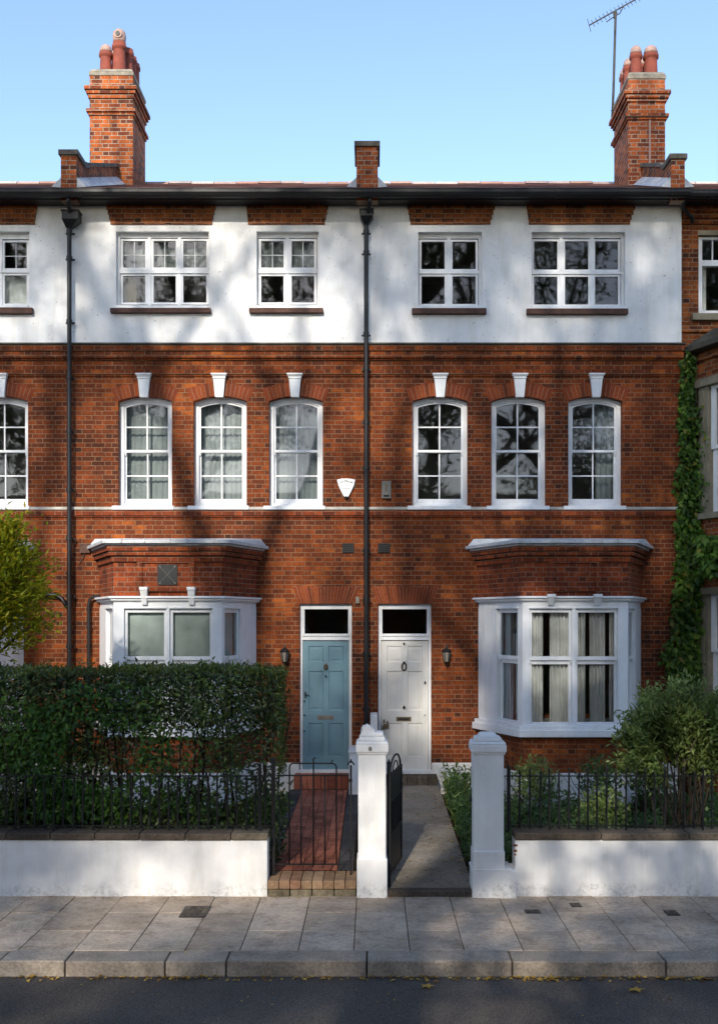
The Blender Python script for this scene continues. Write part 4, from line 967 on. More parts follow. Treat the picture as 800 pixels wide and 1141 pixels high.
# the box carries one arched line of tiny dark marks, too small to read, and a fainter line beneath it
q = MB()
marks=[(379.6,537.4),(380.5,537.2),(381.4,537.0),(382.3,536.7),(384.1,535.9),(384.9,535.7),(385.8,535.7),(386.7,536.0),(387.6,536.5),(388.3,536.9),(390.2,537.1),(391.0,537.2),(391.8,537.3),(392.6,537.3)]
for i,(a,b) in enumerate(marks): q.box(X(a)-.0045,X(a)+.0045,yy-.003,yy+.002,Zq(b)-.007-(i%3)*.002,Zq(b)+.006+(i%2)*.003)
q.build('lettering','blackpvc',m)
q = MB()
for i in range(12): a=380.6+i*.85; q.box(X(a)-.004,X(a)+.004,yy-.002,yy+.002,Zq(544.3),Zq(543.6))
q.build('lettering','metalgrey',m)
m = thing('key_safe', (fx(431),-.03,fz(546)), 'narrow grey metal box on the brickwork right of the central downpipe', 'metal box')
q = MB(); q.box(fx(425.2),fx(435.6),-.05,0,fz(555.6),fz(536.2)); o=q.build('housing','metalgrey',m,bevel=.006)
q = MB(); q.box(fx(429.5),fx(431.3),-.056,-.049,fz(548),fz(540)); q.build('latch','brass',m); q = MB(); q.box(fx(427),fx(433.8),-.054,-.049,fz(554),fz(551.6)); q.build('grille','iron',m)

def lantern(px, py, label):
    yy=-.12; x=PX(px,yy); z=PZ(py,yy); t = thing('wall_lantern',(x,0,z-.16),label,'lamp','wall lanterns beside the front doors')
    q=MB(); s=1.0
    q.box(x-.025,x+.025,-.015,0,z-.12,z+.05); q.tube([(x,-.01,z-.09),(x,-.06,z-.15),(x,-.12,z-.15),(x,yy,z-.105)],.009,8); q.build('bracket','iron',t,bevel=.003)
    n=6; q=MB(); q.lathe([(.04,z-.105),(.045,z-.095),(.012,z-.13)][::-1],x,yy,6); q.lathe([(.075,z+.062),(.085,z+.072),(.055,z+.105),(.02,z+.125),(.012,z+.14),(.018,z+.15),(.012,z+.165),(.004,z+.19)],x,yy,6)
    for k in range(6):
        a=2*math.pi*k/6; q.tube([(x+.043*math.cos(a),yy+.043*math.sin(a),z-.1),(x+.072*math.cos(a),yy+.072*math.sin(a),z+.068)],.006,5)
    q.build('cage','iron',t)
    q=MB(); q.lathe([(.036,z-.095),(.064,z+.065)],x,yy,6); q.build('glass_shade','lampglass',t)
lantern(317,731,'black wall lantern left of the pale blue door')
lantern(497.5,731,'black wall lantern right of the off-white door')

# television aerial on the right chimney
xa = PX(683,2.9); t = thing('television_aerial',(xa,2.9,PZ(136,2.9)),'thin rooftop television aerial on a pole beside the right chimney','aerial')
Y=2.9; q=MB(); q.tube([(PX(682,Y),Y,PZ(136,Y)),(PX(683.5,Y),Y,PZ(100,Y)),(PX(686,Y),Y,PZ(12,Y))],.024,8); q.build('pole','leaddark',t,smooth=True)
q=MB(); q.box(PX(681,Y),PX(687,Y),Y-.03,Y+.01,PZ(123,Y),PZ(121.5,Y)); q.box(PX(681,Y),PX(687,Y),Y-.03,Y+.01,PZ(134,Y),PZ(132.8,Y)); q.build('bracket','iron',t)
q=MB(); A=Vector((PX(653.5,Y),Y-.25,PZ(27.5,Y-.25))); B=Vector((PX(716,Y),Y+.35,PZ(-3,Y+.35))); q.tube([A,B],.013,6)
q.build('boom','leaddark',t)
q=MB()
for k in range(14):
    p=A.lerp(B,k/13); L=.17 if k else .28
    q.tube([p+Vector((-.02,.06,L*.55)),p-Vector((-.02,.06,L*.55))],.006,5)
q.build('element','leaddark',t)
q=MB(); C0=A.lerp(B,.55); q.tube([A.lerp(B,.35)-Vector((0,0,.12)),A.lerp(B,.5)-Vector((0,0,.1)),A.lerp(B,.62)-Vector((0,0,.1)),A.lerp(B,.7)],.01,6); q.tube([A.lerp(B,.51),A.lerp(B,.51)-Vector((0,0,.14))],.02,6); q.build('brace','leaddark',t)

# ================================================================== ground, road, pavement
def struct(o): o['kind']='structure'; return o
m = MB(); m.add([(-400,-400,-.17),(400,-400,-.17),(400,400,-.17),(-400,400,-.17)],[(0,1,2,3)]); struct(m.build('ground','soil',recalc=False))
m = MB(); m.add([(-200,-15.9,-.136),(200,-15.9,-.136),(200,-8.2,-.136),(-200,-8.2,-.136)],[(0,1,2,3)]); struct(m.build('road','asphalt',recalc=False))
YB, YK, YE = -5.98, -7.98, -8.30
m = MB(); rows=[(-5.98,-6.68),(-6.68,-7.34),(-7.34,-7.98)]; x=-14.02; k=0
while x < 14:
    w = .515+random.uniform(-.03,.03)
    if abs(x+.02) < .26: w = (.0-.02)-x if x<-.02 else w
    if w < .2: w = .515
    for (a,b) in rows:
        g=.004; dz=random.uniform(-.004,.001); dz2=random.uniform(-.003,.003)
        m.add([(x+g,b+g,-.10),(x+w-g,b+g,-.10),(x+w-g,a-g,-.10),(x+g,a-g,-.10),(x+g,b+g,dz),(x+w-g,b+g,dz+dz2),(x+w-g,a-g,dz+dz2),(x+g,a-g,dz)],[(4,5,6,7),(0,1,5,4),(1,2,6,5),(2,3,7,6),(3,0,4,7)])
    x += w
pav = m.build('pavement','flag',bevel=.004); struct(pav)
m = MB(); m.add([(-14,-8.0,-.013),(14,-8.0,-.013),(14,-5.9,-.013),(-14,-5.9,-.013)],[(0,1,2,3)]); struct(m.build('pavement','soil',recalc=False))
m = MB()
edges=[PX(p,YK) for p in (-180,-40,12,83,191,257,409,566,732,830,1000,1200)]
for a,b in zip(edges[:-1],edges[1:]):
    m.add([],[]) ; z=random.uniform(-.003,.004); m.box(a+.006,b-.006,YE,YK-.004,-.3,z+.002)
kb=m.build('kerb','kerb',bevel=.014); struct(kb)
m = MB(); m.box(-200,200,-16.2,-15.9,-.3,.0); struct(m.build('kerb','kerb',bevel=.01))
m = MB(); m.add([(-200,-30,0.0),(200,-30,0.0),(200,-16.2,0.0),(-200,-16.2,0.0)],[(0,1,2,3)]); struct(m.build('pavement','concrete',recalc=False))
# metal covers let into the pavement
def cover(px0,px1,py0,py1,label,cols=3):
    d0=F*CZ/(py1-690); d1=F*CZ/(py0-690); x0=(px0-415)*d0/F; x1=(px1-415)*d0/F
    t=thing('pavement_cover',((x0+x1)/2,(d0+d1)/2-CY,.004),label,'access cover','access covers in the pavement')
    q=MB(); q.box(x0,x1,d0-CY,d1-CY,-.01,.006); q.build('rim','iron',t,bevel=.002)
    q=MB(); ny=3
    for i in range(cols):
        for j in range(ny):
            a=x0+.012+(x1-x0-.024)*i/cols; b=x0+.012+(x1-x0-.024)*(i+1)/cols; c=d0-CY+.01+(d1-d0-.02)*j/ny; d=d0-CY+.01+(d1-d0-.02)*(j+1)/ny
            q.box(a+.006,b-.006,c+.006,d-.006,0,.009)
    q.build('plate','coping',t,bevel=.002)
cover(199,229,1010.5,1022.5,'rectangular dark cover in the pavement before the left wall',4)
cover(586,603,1014.5,1018.5,'small dark cover nearest the right gate pillar',2); cover(637,649,1007,1011.5,'small dark cover close to the foot of the right wall',2); cover(744,758,1015,1020.5,'small dark cover in the pavement furthest right',2)

# garden ground
yw = -6.0
m = MB(); n=60; vs=[]; fs=[]
for j in range(13):
    y = -5.7 + 5.72*j/12
    for i in range(n+1):
        x = -14+28*i/n; z = .10 + .04*j/12*1.5 + random.uniform(-.03,.03) - (.3 if -.1 < x < 1.2 and j < 9 else 0); vs.append((x,y,z))
fs=[(j*(n+1)+i,j*(n+1)+i+1,(j+1)*(n+1)+i+1,(j+1)*(n+1)+i) for j in range(12) for i in range(n)]
m.add(vs,fs); struct(m.build('garden_soil','soil',recalc=False,smooth=True))
# brick path with dark edging up to the blue door
def zp1(y): return .185 + (y+5.55)*.0205
def zp2(y): return .055 + (y+6.0)*.0545
m = MB(); m.add([(-1.33,-5.58,zp1(-5.58)-.012),(-.2,-5.58,zp1(-5.58)-.012),(-.2,-.42,zp1(-.42)-.012),(-1.33,-.42,zp1(-.42)-.012)],[(0,1,2,3)]); 
m.box(-1.33,-.2,-5.585,-.42,-.1,.10); struct(m.build('path','soil'))
def pave(mb, x0,x1,y0,y1,bw,bl,zf,stag=True):
    y=y0; r=0
    while y < y1-.01:
        x = x0 - (bl/2 if (r%2 and stag) else 0)
        while x < x1-.005:
            a,b=max(x,x0)+.003,min(x+bl,x1)-.003; c,d=y+.003,min(y+bw,y1)-.003
            if b-a>.01 and d-c>.01:
                e=random.uniform(-.003,.003); mb.add([(a,c,zf(c)+e-.03),(b,c,zf(c)+e-.03),(b,d,zf(d)+e-.03),(a,d,zf(d)+e-.03),(a,c,zf(c)+e),(b,c,zf(c)+e),(b,d,zf(d)+e),(a,d,zf(d)+e)],[(4,5,6,7),(0,1,5,4),(1,2,6,5),(2,3,7,6),(3,0,4,7)])
            x+=bl
        y+=bw; r+=1
m = MB(); pave(m,-1.135,-.40,-5.56,-.42,.235,.1125,zp1,False)
m2 = m.build('path','path_tile',bevel=.002); struct(m2)
m = MB(); pave(m,-1.32,-1.14,-5.56,-.42,.225,.19,zp1,False); pave(m,-.395,-.215,-5.56,-.42,.225,.19,zp1,False); struct(m.build('path','slate_tile',bevel=.002))
# steps
st = thing('doorstep',(-.77,-6,0),'brick and stone step under the closed iron gate','step')
q=MB(); 
xs=[PX(298.5,-6.03)+i*(PX(397,-6.03)-PX(298.5,-6.03))/8 for i in range(9)]
for a,b in zip(xs[:-1],xs[1:]): q.box(a+.003,b-.003,-6.06,-5.585,.085,.178+random.uniform(-.003,.002))
q.build('tread','step_brick',st,bevel=.008)
q=MB(); 
for a,b in zip(xs[:-1:2],xs[2::2]): q.box(a+.003,b-.003,-6.04,-5.6,-.02,.082)
q.build('riser','riser',st,bevel=.02)
st = thing('doorstep',(fx(363),-.2,.3),'terracotta tiled step below the pale blue door','step','front door steps')
q=MB(); a,b=PX(327,-.42),PX(396,-.42)
n=9
for i in range(n): q.box(a+(b-a)*i/n+.003,a+(b-a)*(i+1)/n-.003,-.415,-.052,.30,PZ(865,-.4)+random.uniform(-.002,.002)); 
q.build('tread','path_tile',st,bevel=.005)
q=MB(); q.box(a+.002,b-.002,-.40,-.06,.1,.3); q.build('riser','coping',st)
st = thing('doorstep',(fx(450),-.2,.3),'mossy stone step below the off-white door','step','front door steps')
q=MB(); a,b=PX(419,-.42),PX(488,-.42); n=6
for i in range(n): q.box(a+(b-a)*i/n+.003,a+(b-a)*(i+1)/n-.003,-.415,-.052,.3,PZ(866,-.4)+random.uniform(-.002,.002))
q.build('tread','coping',st,bevel=.008)
# concrete path
m = MB(); nx_,ny_=8,30; vs=[]
for j in range(ny_+1):
    y=-6.03+(5.62)*j/ny_
    for i in range(nx_+1):
        t=i/nx_; xl,xr=.16,1.12-.06*j/ny_; vs.append((xl+(xr-xl)*t,y,zp2(y)+random.uniform(-.003,.003)))
fs=[(j*(nx_+1)+i,j*(nx_+1)+i+1,(j+1)*(nx_+1)+i+1,(j+1)*(nx_+1)+i) for j in range(ny_) for i in range(nx_)]
m.add(vs,fs); m.add([(.16,-6.03,-.05),(1.12,-6.03,-.05),(1.12,-6.03,.053),(.16,-6.03,.053)],[(0,1,2,3)]); m.add([(1.12,-6.03,-.1),(1.06,-.41,.0),(1.06,-.41,zp2(-.41)),(1.12,-6.03,.053)],[(0,1,2,3)])
struct(m.build('path','concrete',recalc=False,smooth=False))
m=MB(); m.box(.162,1.118,-6.05,-5.90,-.04,.066); struct(m.build('path','coping',bevel=.012))

# ================================================================== front walls, pillars, railings, gates
YW=-6.02
def garden_wall(x0,x1,label,seed,cl=.46):
    t=thing('garden_wall',((x0+x1)/2,YW,0),label,'wall','white garden walls along the pavement')
    q=MB(); n=24; 
    q.box(x0,x1,YW,YW+.26,-.05,PZ(936.3,YW)); q.build('wall','wallwhite',t,bevel=.01)
    q=MB(); a=x0-.01; zt=PZ(929,YW-.03)
    while a < x1:
        b=min(a+cl+random.uniform(-.05,.05),x1+.01); e=random.uniform(-.004,.004)
        if b-a>.03: q.box(a+.003,b-.003,YW-.03+e,YW+.29,PZ(936.3,YW)+.001,zt+e)
        a=b
    q.build('coping','coping',t,bevel=.012)
    return t
garden_wall(PX(-230,YW),PX(298,YW),'white garden wall in front of the tall hedge',1)
garden_wall(PX(576,YW)-.02,PX(1030,YW),'white garden wall right of the gate pillars',2,.95)
def pillar(px0,px1,label,capb,st1,top,ztop,flare):
    y0=YW-.06; u=D(y0)/F; x0,x1=PX(px0,y0),PX(px1,y0); w=x1-x0; dep=w; y1=y0+dep
    t=thing('gate_pillar',((x0+x1)/2,y0,0),label,'pillar','white gate pillars')
    Z=lambda p:PZ(p,y0)
    q=MB(); q.box(x0,x1,y0,y1,0,Z(839)); q.build('shaft','wallwhite',t,bevel=.012)
    q=MB()
    for (a,b,e) in flare: q.box(x0-e[0]*u,x1+e[1]*u,y0-.02-.002*e[0],y1+.02,Z(b),Z(a))
    q.build('plinth','wallwhite',t,bevel=.012)
    q=MB(); cx=(x0+x1)/2; cyy=(y0+y1)/2
    q.box(x0-2.7*u,x1+2.7*u,y0-2.7*u,y1+2.7*u,Z(capb[1]),Z(capb[0]+3)); q.frus(x0-2.7*u,x1+2.7*u,y0-2.7*u,y1+2.7*u,Z(capb[0]+3)+.0005,x0-1.2*u,x1+1.2*u,y0-1.2*u,y1+1.2*u,Z(capb[0]))
    q.frus(x0-.8*u,x1+.8*u,y0-.8*u,y1+.8*u,Z(capb[1])-.03,x0-2.0*u,x1+2.0*u,y0-2.0*u,y1+2.0*u,Z(capb[1])-.0005)
    for (a,b,h0,h1) in st1:
        q.frus(cx-a*u,cx+a*u,cyy-a*u,cyy+a*u,Z(h0)+.0005,cx-b*u,cx+b*u,cyy-b*u,cyy+b*u,Z(h1))
    q.build('cap','wallwhite',t,bevel=.012)
    return t,x0,x1,y0,y1
PM=pillar(399,430.2,'white gate pillar between the two gates with a chipped pyramid cap',(826.5,838.8),[(15,14.3,826.5,821.5),(13.2,12.4,821.5,817)],0,0,[(957,1002,(1.4,1.4))])
yq=YW-.06; q=MB(); X=lambda p:PX(p,yq); Zq=lambda p:PZ(p,yq)
q.prism([(X(403.2),Zq(817.2)),(X(418.5),Zq(817.2)),(X(417),Zq(814.5)),(X(413.2),Zq(810.5)),(X(410.5),Zq(809.3)),(X(408.6),Zq(808.2)),(X(407),Zq(809.8)),(X(403.6),Zq(810.2))],yq+.05,yq+.2); q.build('broken_finial','wallwhite',PM[0],bevel=.008)
q=MB(); q.prism([(X(410.3),Zq(835.8)),(X(411),Zq(832.2)),(X(413),Zq(831.8)),(X(414.6),Zq(834)),(X(414.2),Zq(836.6)),(X(412.3),Zq(837))],yq-2.7*D(yq)/F-.003,yq); q.build('chip','metalgrey',PM[0])
PR=pillar(528,561.5,'white gate pillar right of the open gate, worn rounded cap',(827,838.8),[(15,14.6,827,822.5),(11.5,8,822.5,817.8)],0,0,[(948.5,1002,(.5,.8)),(970,1002,(1.8,14)),(968,972,(2.6,9))])
tP=PR[0]; yq=YW-.003
for (a,b,c,d) in ((571.5,577,941.5,943.2),(572.5,576.5,947.5,949.3),(573,575.5,952,953.4)):
    q=MB(); X=lambda p:PX(p,yq); Zq=lambda p:PZ(p,yq); q.prism([(X(a),Zq(d)),(X((a+b)/2),Zq(d+.6)),(X(b),Zq(d)),(X(b-.6),Zq(c)),(X((a+b)/2),Zq(c-.3)),(X(a+.5),Zq(c))],yq,yq+.01); q.build('exposed_brick','brick_warm',tP)

# stepped white dividing wall by the doors
t=thing('garden_wall',(PX(403,-.6),-.6,0),'low stepped white dividing wall between the two front doors','wall')
q=MB(); q.box(PX(389,-.8),PX(402,-.8),-.85,-.03,.0,PZ(837,-.8)); q.box(PX(402,-.3)+.002,PX(412.5,-.3),-.6,-.035,0,PZ(812,-.3)); q.box(PX(412.7,-.3),PX(420.6,-.3),-.55,-.038,0,PZ(795.5,-.3)); q.box(-.16,.02,-5.6,-.87,0,.55); q.build('wall','wallwhite',t,bevel=.012)
q=MB(); q.box(PX(388.3,-.8),PX(402.2,-.8),-.87,-.6,PZ(839,-.8),PZ(836,-.8)); q.build('coping','wallwhite',t,bevel=.01)

def railing(x0,x1,label,step,spike,posts,y=YW+.13,z0=None,seed=3,topf=0.03):
    r=random.Random(seed); t=thing('iron_railing',((x0+x1)/2,y,.7),label,'railing','black iron railings on the garden walls')
    zt=PZ(865,y); zb=PZ(920.5,y); zc=PZ(928.5,YW-.03)
    q=MB(); q.box(x0,x1,y-.014,y+.014,zt-.006,zt+.006); q.build('rail','iron',t); q=MB(); q.box(x0,x1,y-.014,y+.014,zb-.006,zb+.006); q.build('rail','iron',t)
    x=x0+.05; k=0
    while x < x1-.02:
        h=zt+spike*(1 if k%2==0 else .62)+r.uniform(-.01,.01); lean=r.uniform(-.006,.006)
        if spike<.02: h=zt
        q=MB(); b=zb-.03 if k%4 else zc
        q.tube([(x,y,b),(x+lean,y,h-.03),(x+lean,y,h)],[.0115,.0105,.003] if spike>.02 else .0105,6); q.build('bar','iron',t)
        x+=step+r.uniform(-.008,.008); k+=1
    for px,tk in posts:
        X=PX(px,y); q=MB(); q.box(X-tk,X+tk,y-tk,y+tk,zc-.02,zt+.10); q.lathe([(tk*.9,zt+.10),(tk*1.3,zt+.12),(tk*.5,zt+.14)],X,y,8); q.build('post','iron',t,bevel=.003)
    return t
railing(PX(-210,YW),PX(301,YW),'black iron railing threaded through the tall hedge',.108,.0,[(289.5,.018)],seed=4)
railing(PX(564,YW),PX(1010,YW),'black spiked iron railing on the right garden wall',.108,.105,[(566,.012)],seed=5)

# closed gate with hooped top
yg=-5.80; t=thing('iron_gate',(PX(349,yg),yg,.18),'closed black iron gate with hooped top before the brick path','gate','front garden gates')
zt=PZ(864.5,yg); zb=PZ(963.5,yg); zh=PZ(851,yg)
q=MB(); X=PX(304.5,yg); q.box(X-.022,X+.022,yg-.022,yg+.022,.17,PZ(848,yg)); q.lathe([(.022,PZ(848,yg)),(.028,PZ(847,yg)),(.01,PZ(844.5,yg))],X,yg,8); q.build('gate_post','iron',t,bevel=.003)
q=MB(); X=PX(391,yg); q.box(X-.011,X+.011,yg-.011,yg+.011,.17,PZ(853,yg)); q.tube([(X+.035*math.cos(a),yg,PZ(853,yg)+.035*math.sin(a)) for a in [math.pi*i/8 for i in range(9)]],.008,6); q.lathe([(.014,PZ(850,yg)),(.016,PZ(849,yg)),(.004,PZ(846,yg))],X,yg,8); q.build('gate_post','iron',t)
q=MB(); xl,xr=PX(308,yg),PX(389,yg)
for z in (zt,zb): q=MB(); q.box(xl,xr,yg-.006,yg+.006,z-.008,z+.008); q.build('rail','iron',t)
def hoop(pa,pb,zt_):
    a,b=PX(pa,yg),PX(pb,yg); r=.045; pts=[(a,yg,zb)]+[(a,yg,zt_-r)]+[(a+r-r*math.cos(s),yg,zt_-r+r*math.sin(s)) for s in (.4,.8,1.2)]+[(a+r,yg,zt_),(b-r,yg,zt_)]+[(b-r+r*math.sin(s),yg,zt_-r+r*math.cos(s)) for s in (.4,.8,1.2)]+[(b,yg,zt_-r),(b,yg,zb)]
    return MB().tube(pts,.0085,8)
hoop(322.5,374.8,zh).build('hoop','iron',t,smooth=True)
for p,top in ((335.5,864),(349.2,846.5),(362,864)):
    X=PX(p,yg); q=MB(); pts=[(X,yg,zb-.02 if p==349.2 else zb),(X,yg,PZ(top,yg))]
    if top<850: pts+=[(X+.012,yg,PZ(top,yg)+.018),(X+.028,yg,PZ(top,yg)+.012)]
    q.tube(pts,.0085,8); q.build('bar','iron',t,smooth=True)
q=MB(); X=PX(370,yg); q.tube([(X,yg,zh),(X,yg,zh+.03),(X+.01,yg,zh+.04)],.007,6); q.build('curl','iron',t)
q=MB(); q.tube([(PX(311.5,yg),yg,zb+.1),(PX(311.5,yg),yg,PZ(885,yg))],.007,6); q.build('bar','iron',t)
q=MB(); q.box(PX(389,yg),PX(392.5,yg),yg-.03,yg+.02,PZ(871.5,yg),PZ(868.5,yg)); q.box(PX(389,yg),PX(394,yg),yg-.03,yg+.02,PZ(951,yg),PZ(948,yg)); q.build('latch','iron',t)

# open gate swung inward
hx,hy=PX(433.2,-5.86),-5.86; t=thing('iron_gate',(hx,hy,.08),'black panelled iron gate standing open beside the concrete path','gate','front garden gates')
ang=math.atan2(.98,.165); T=Matrix.Translation((hx,hy,0))@Matrix.Rotation(ang,4,'Z')
Lg=.98; z0g=.17; zg=1.30
q=MB(); q.box(hx-.02,hx+.02,hy-.022,hy+.022,.04,PZ(852,hy)); q.lathe([(.02,PZ(852,hy)),(.026,PZ(850.5,hy)),(.012,PZ(848.5,hy)),(.004,PZ(846,hy))],hx,hy,8); q.build('gate_post','iron',t,bevel=.003)
q=MB(); q.M=T; q.box(.03,.06,-.015,.015,z0g,zg); q.box(Lg-.03,Lg,-.015,.015,z0g,zg)
for z in (z0g,z0g+.42,zg-.32,zg-.03): q.box(.06,Lg-.03,-.012,.012,z,z+.03)
q.build('gate_frame','iron',t,bevel=.003)
q=MB(); q.M=T; q.box(.06,Lg-.03,-.004,.004,z0g+.03,z0g+.42); q.box(.06,Lg-.03,-.004,.004,zg-.29,zg-.03); q.build('panel','iron',t)
for i in range(8):
    q=MB(); q.M=T; x=.13+i*.1; q.tube([(x,0,z0g+.44),(x,0,zg-.31)],.008,6); q.build('bar','iron',t)
q=MB(); q.M=T; q.tube([(.1,0,zg)]+[(.5-.4*math.cos(a),0,zg+.17*math.sin(a)) for a in [math.pi*i/14 for i in range(15)]],.012,8); q.tube([(.3,0,zg)]+[(.5-.2*math.cos(a),0,zg+.1*math.sin(a)) for a in [math.pi*i/10 for i in range(11)]],.008,6); q.build('hoop','iron',t,smooth=True)
# slim catch post on the right pillar
q=MB(); X=PX(526.2,-5.8); t=thing('latch_post',(X,-5.8,.05),'slim black iron catch post against the right gate pillar','post'); q.box(X-.012,X+.012,-5.83,-5.80,.07,PZ(878,-5.8)); q.build('post','iron',t); q=MB(); q.box(X-.03,X+.012,-5.85,-5.80,PZ(893,-5.8),PZ(888,-5.8)); q.build('catch','iron',t)

# ================================================================== vegetation
def stems(mb, spots, h, r0, wig=.12, n=7, spread=0.0, seed=0):
    r=random.Random(seed)
    for (x,y,z) in spots:
        p=Vector((x,y,z)); pts=[tuple(p)]; dx,dy=r.uniform(-wig,wig),r.uniform(-wig,wig)
        for i in range(n):
            p=p+Vector((dx/n+r.uniform(-.03,.03),dy/n+r.uniform(-.03,.03),h*r.uniform(.85,1.1)/n)); pts.append(tuple(p))
        mb.tube(pts,[r0*(1-.75*i/n) for i in range(n+1)],6)
# the tall hedge
hx0,hx1,hy0,hy1 = -7.2,PX(312,-5.3),-5.58,-4.72; hz0,hz1=.2,PZ(747,-5.5)
t=thing('hedge',((hx0+hx1)/2,-5.15,.15),'tall dark clipped hedge behind the left garden wall, thin near its foot','hedge')
q=MB(); sp=[(random.uniform(hx0,hx1-.1),random.uniform(hy0+.15,hy1-.15),.1) for _ in range(75)]; stems(q,sp,2.2,.02,.35,seed=1); q.build('stem','stem',t,smooth=True)
def hedge_pts(N):
    x=rng.uniform(hx0,hx1,N); y=rng.uniform(hy0,hy1,N); z=hz0+(hz1-hz0)*rng.random(N)
    return x,y,z
N=150000; x,y,z=hedge_pts(N)
f=(z-hz0)/(hz1-hz0)
left=1/(1+np.exp((x+3.05)*5))                       # dense towards the left end
dens=np.clip((f-.60)/.13,0,1)*1.0
dens=np.maximum(dens,.37+.15*np.sin(x*7+z*5)+.26*np.clip((.34-f)/.25,0,1)*1.0)
dens=np.maximum(dens,left*.8)
# clumps and holes
cl=np.sin(x*5.1+1)*np.sin(z*6.3+x*2)*np.sin(y*7+z*3)
dens*=np.clip(1.0+.55*cl,0.2,1.4)
edge=np.minimum.reduce([ (y-hy0),(hy1-y),(hx1-x),(hz1-z)])
dens*=np.where(edge<.22,1.0,.28)
k=rng.random(N)<dens*.62
x,y,z=x[k],y[k],z[k]; n=len(x)
jit=rng.normal(size=(n,3))*.03; jit[:,1]-=.05*np.sin(x*3.1+1)*np.sin(z*4.2+x); jit[:,2]+=.018*np.sin(x*2.3)*((z-hz0)/(hz1-hz0))
P_=np.stack([x,y,z],1)+jit
out=np.stack([np.where(hx1-x<.2,1.0,0)*.8,np.where(y-hy0<.25,-1.0,np.where(hy1-y<.25,1,0)),np.where(hz1-z<.15,1.0,.15)],1)
A=rdirs(n)*1.0+out*.5+np.array([0,0,.05]); Nn=rdirs(n)*.8+out+np.array([0,0,.5])
leaves_mesh('leaves',P_,A,Nn,rng.uniform(.05,.095,n),rng.uniform(.022,.036,n),'hedgeleaf',t)
n=6500; x=rng.uniform(hx0,hx1,n); y=rng.uniform(hy0,hy1,n); z=hz1-.03+rng.normal(size=n)*.018+.012*np.sin(x*6)+.015*np.sin(x*2.1)
leaves_mesh('top_growth',np.stack([x,y,z],1),rdirs(n,(0,0,.8),.9),rdirs(n,(0,-.3,.6)),rng.uniform(.035,.07,n),rng.uniform(.015,.025,n),'hedgetop',t)
P_=[];A_=[]
for i in range(70):
    bx=rng.uniform(hx0,hx1-.05); by_=rng.uniform(hy0,hy1); d=np.array([rng.normal()*.35,rng.normal()*.25,1.0]); L=rng.uniform(.04,.14)
    for k in range(7): P_.append(np.array([bx,by_,hz1-.03])+d*L*k/6); A_.append(d*.5+rng.normal(size=3)*.8)
leaves_mesh('shoots',np.array(P_),np.array(A_),rdirs(len(P_),(0,-.5,.6)),rng.uniform(.04,.07,len(P_)),.022,'hedgetop',t)
n=900; x=hx1+.0+rng.normal(size=n)*.02; y=rng.uniform(hy0,hy1,n); z=rng.uniform(1.2,hz1,n)
leaves_mesh('side_growth',np.stack([x,y,z],1),rdirs(n,(.4,0,.6),.8),rdirs(n,(.6,-.3,.3)),rng.uniform(.035,.07,n),rng.uniform(.015,.025,n),'hedgetop',t)
# broader, brighter climber growing through the left half
n=4200; x=rng.normal(-3.45,.55,n); z=rng.uniform(.75,2.3,n); z=np.where(rng.random(n)<.5,z*.7+.25,z); y=hy0-.0+rng.normal(size=n)*.05
t2=thing('climber',(-3.3,-5.6,.2),'bright green climber scrambling through the left part of the hedge','climbing plant')
k=(np.sin(x*4+z*3)+np.sin(x*2.3-z*4.7))>-.35
leaves_mesh('leaves',np.stack([x,y,z],1)[k],rdirs(n,(0,-.4,-.5),.8)[k],rdirs(n,(0,-1,.5),.5)[k],rng.uniform(.05,.1,n)[k],.038,'hedgeivy',t2)
q=MB(); stems(q,[(-3.9,-5.6,.2),(-3.3,-5.6,.2),(-2.8,-5.6,.2)],1.9,.012,.4,seed=4); q.build('stem','stem',t2,smooth=True)
# leafy growth under the hedge behind the railings
n=5200; x=rng.uniform(hx0,-1.0,n); y=rng.uniform(-5.6,-4.4,n); z=.62+.25*rng.random(n)+.10*np.sin(x*5)+.08*np.sin(x*11+y*3)
o=leaves_mesh('undergrowth',np.stack([x,y,z],1),rdirs(n,(0,-.3,.2),.8),rdirs(n,(0,-.6,.8),.5),rng.uniform(.05,.1,n),rng.uniform(.03,.05,n),'coverleaf'); tag(o,'leafy green undergrowth at the foot of the tall hedge','undergrowth',kind='stuff')

# small yellow-green tree at the left edge
def crown_cluster(P0, rad, n, seed, sq=1.0):
    r=np.random.default_rng(seed); v=r.normal(size=(n,3)); v/=np.linalg.norm(v,axis=1,keepdims=True); v*=rad*(r.random((n,1))**.45); v[:,2]*=sq
    return v+np.array(P0)[None]
ty=-4.4; tcx=PX(-6,ty); tcz=PZ(640,ty)
t=thing('small_tree',(tcx,ty,.1),'small yellow-green leaved tree at the left edge above the hedge','tree')
q=MB(); q.tube([(tcx,ty,.1),(tcx+.03,ty,1.2),(tcx-.02,ty,2.2),(tcx+.03,ty,3.0)],[.05,.045,.035,.02],8)
cl=[]
rr=random.Random(5)
for i in range(46):
    a=rr.uniform(0,6.28); ln=rr.uniform(.2,.66); zz=rr.uniform(-.62,.72); s=1-.45*max(0,zz/.75)
    e=(tcx+ln*math.cos(a)*s,ty+ln*math.sin(a)*s*.8,tcz+zz); st_=(tcx,ty,max(1.9,tcz+zz-.45)); q.tube([st_,((st_[0]+e[0])/2,(st_[1]+e[1])/2,(st_[2]+e[2])/2+.08),e],[.013,.009,.004],5); cl.append((st_,e))
q.build('trunk','bark',t,smooth=True)
P_=[];A_=[]
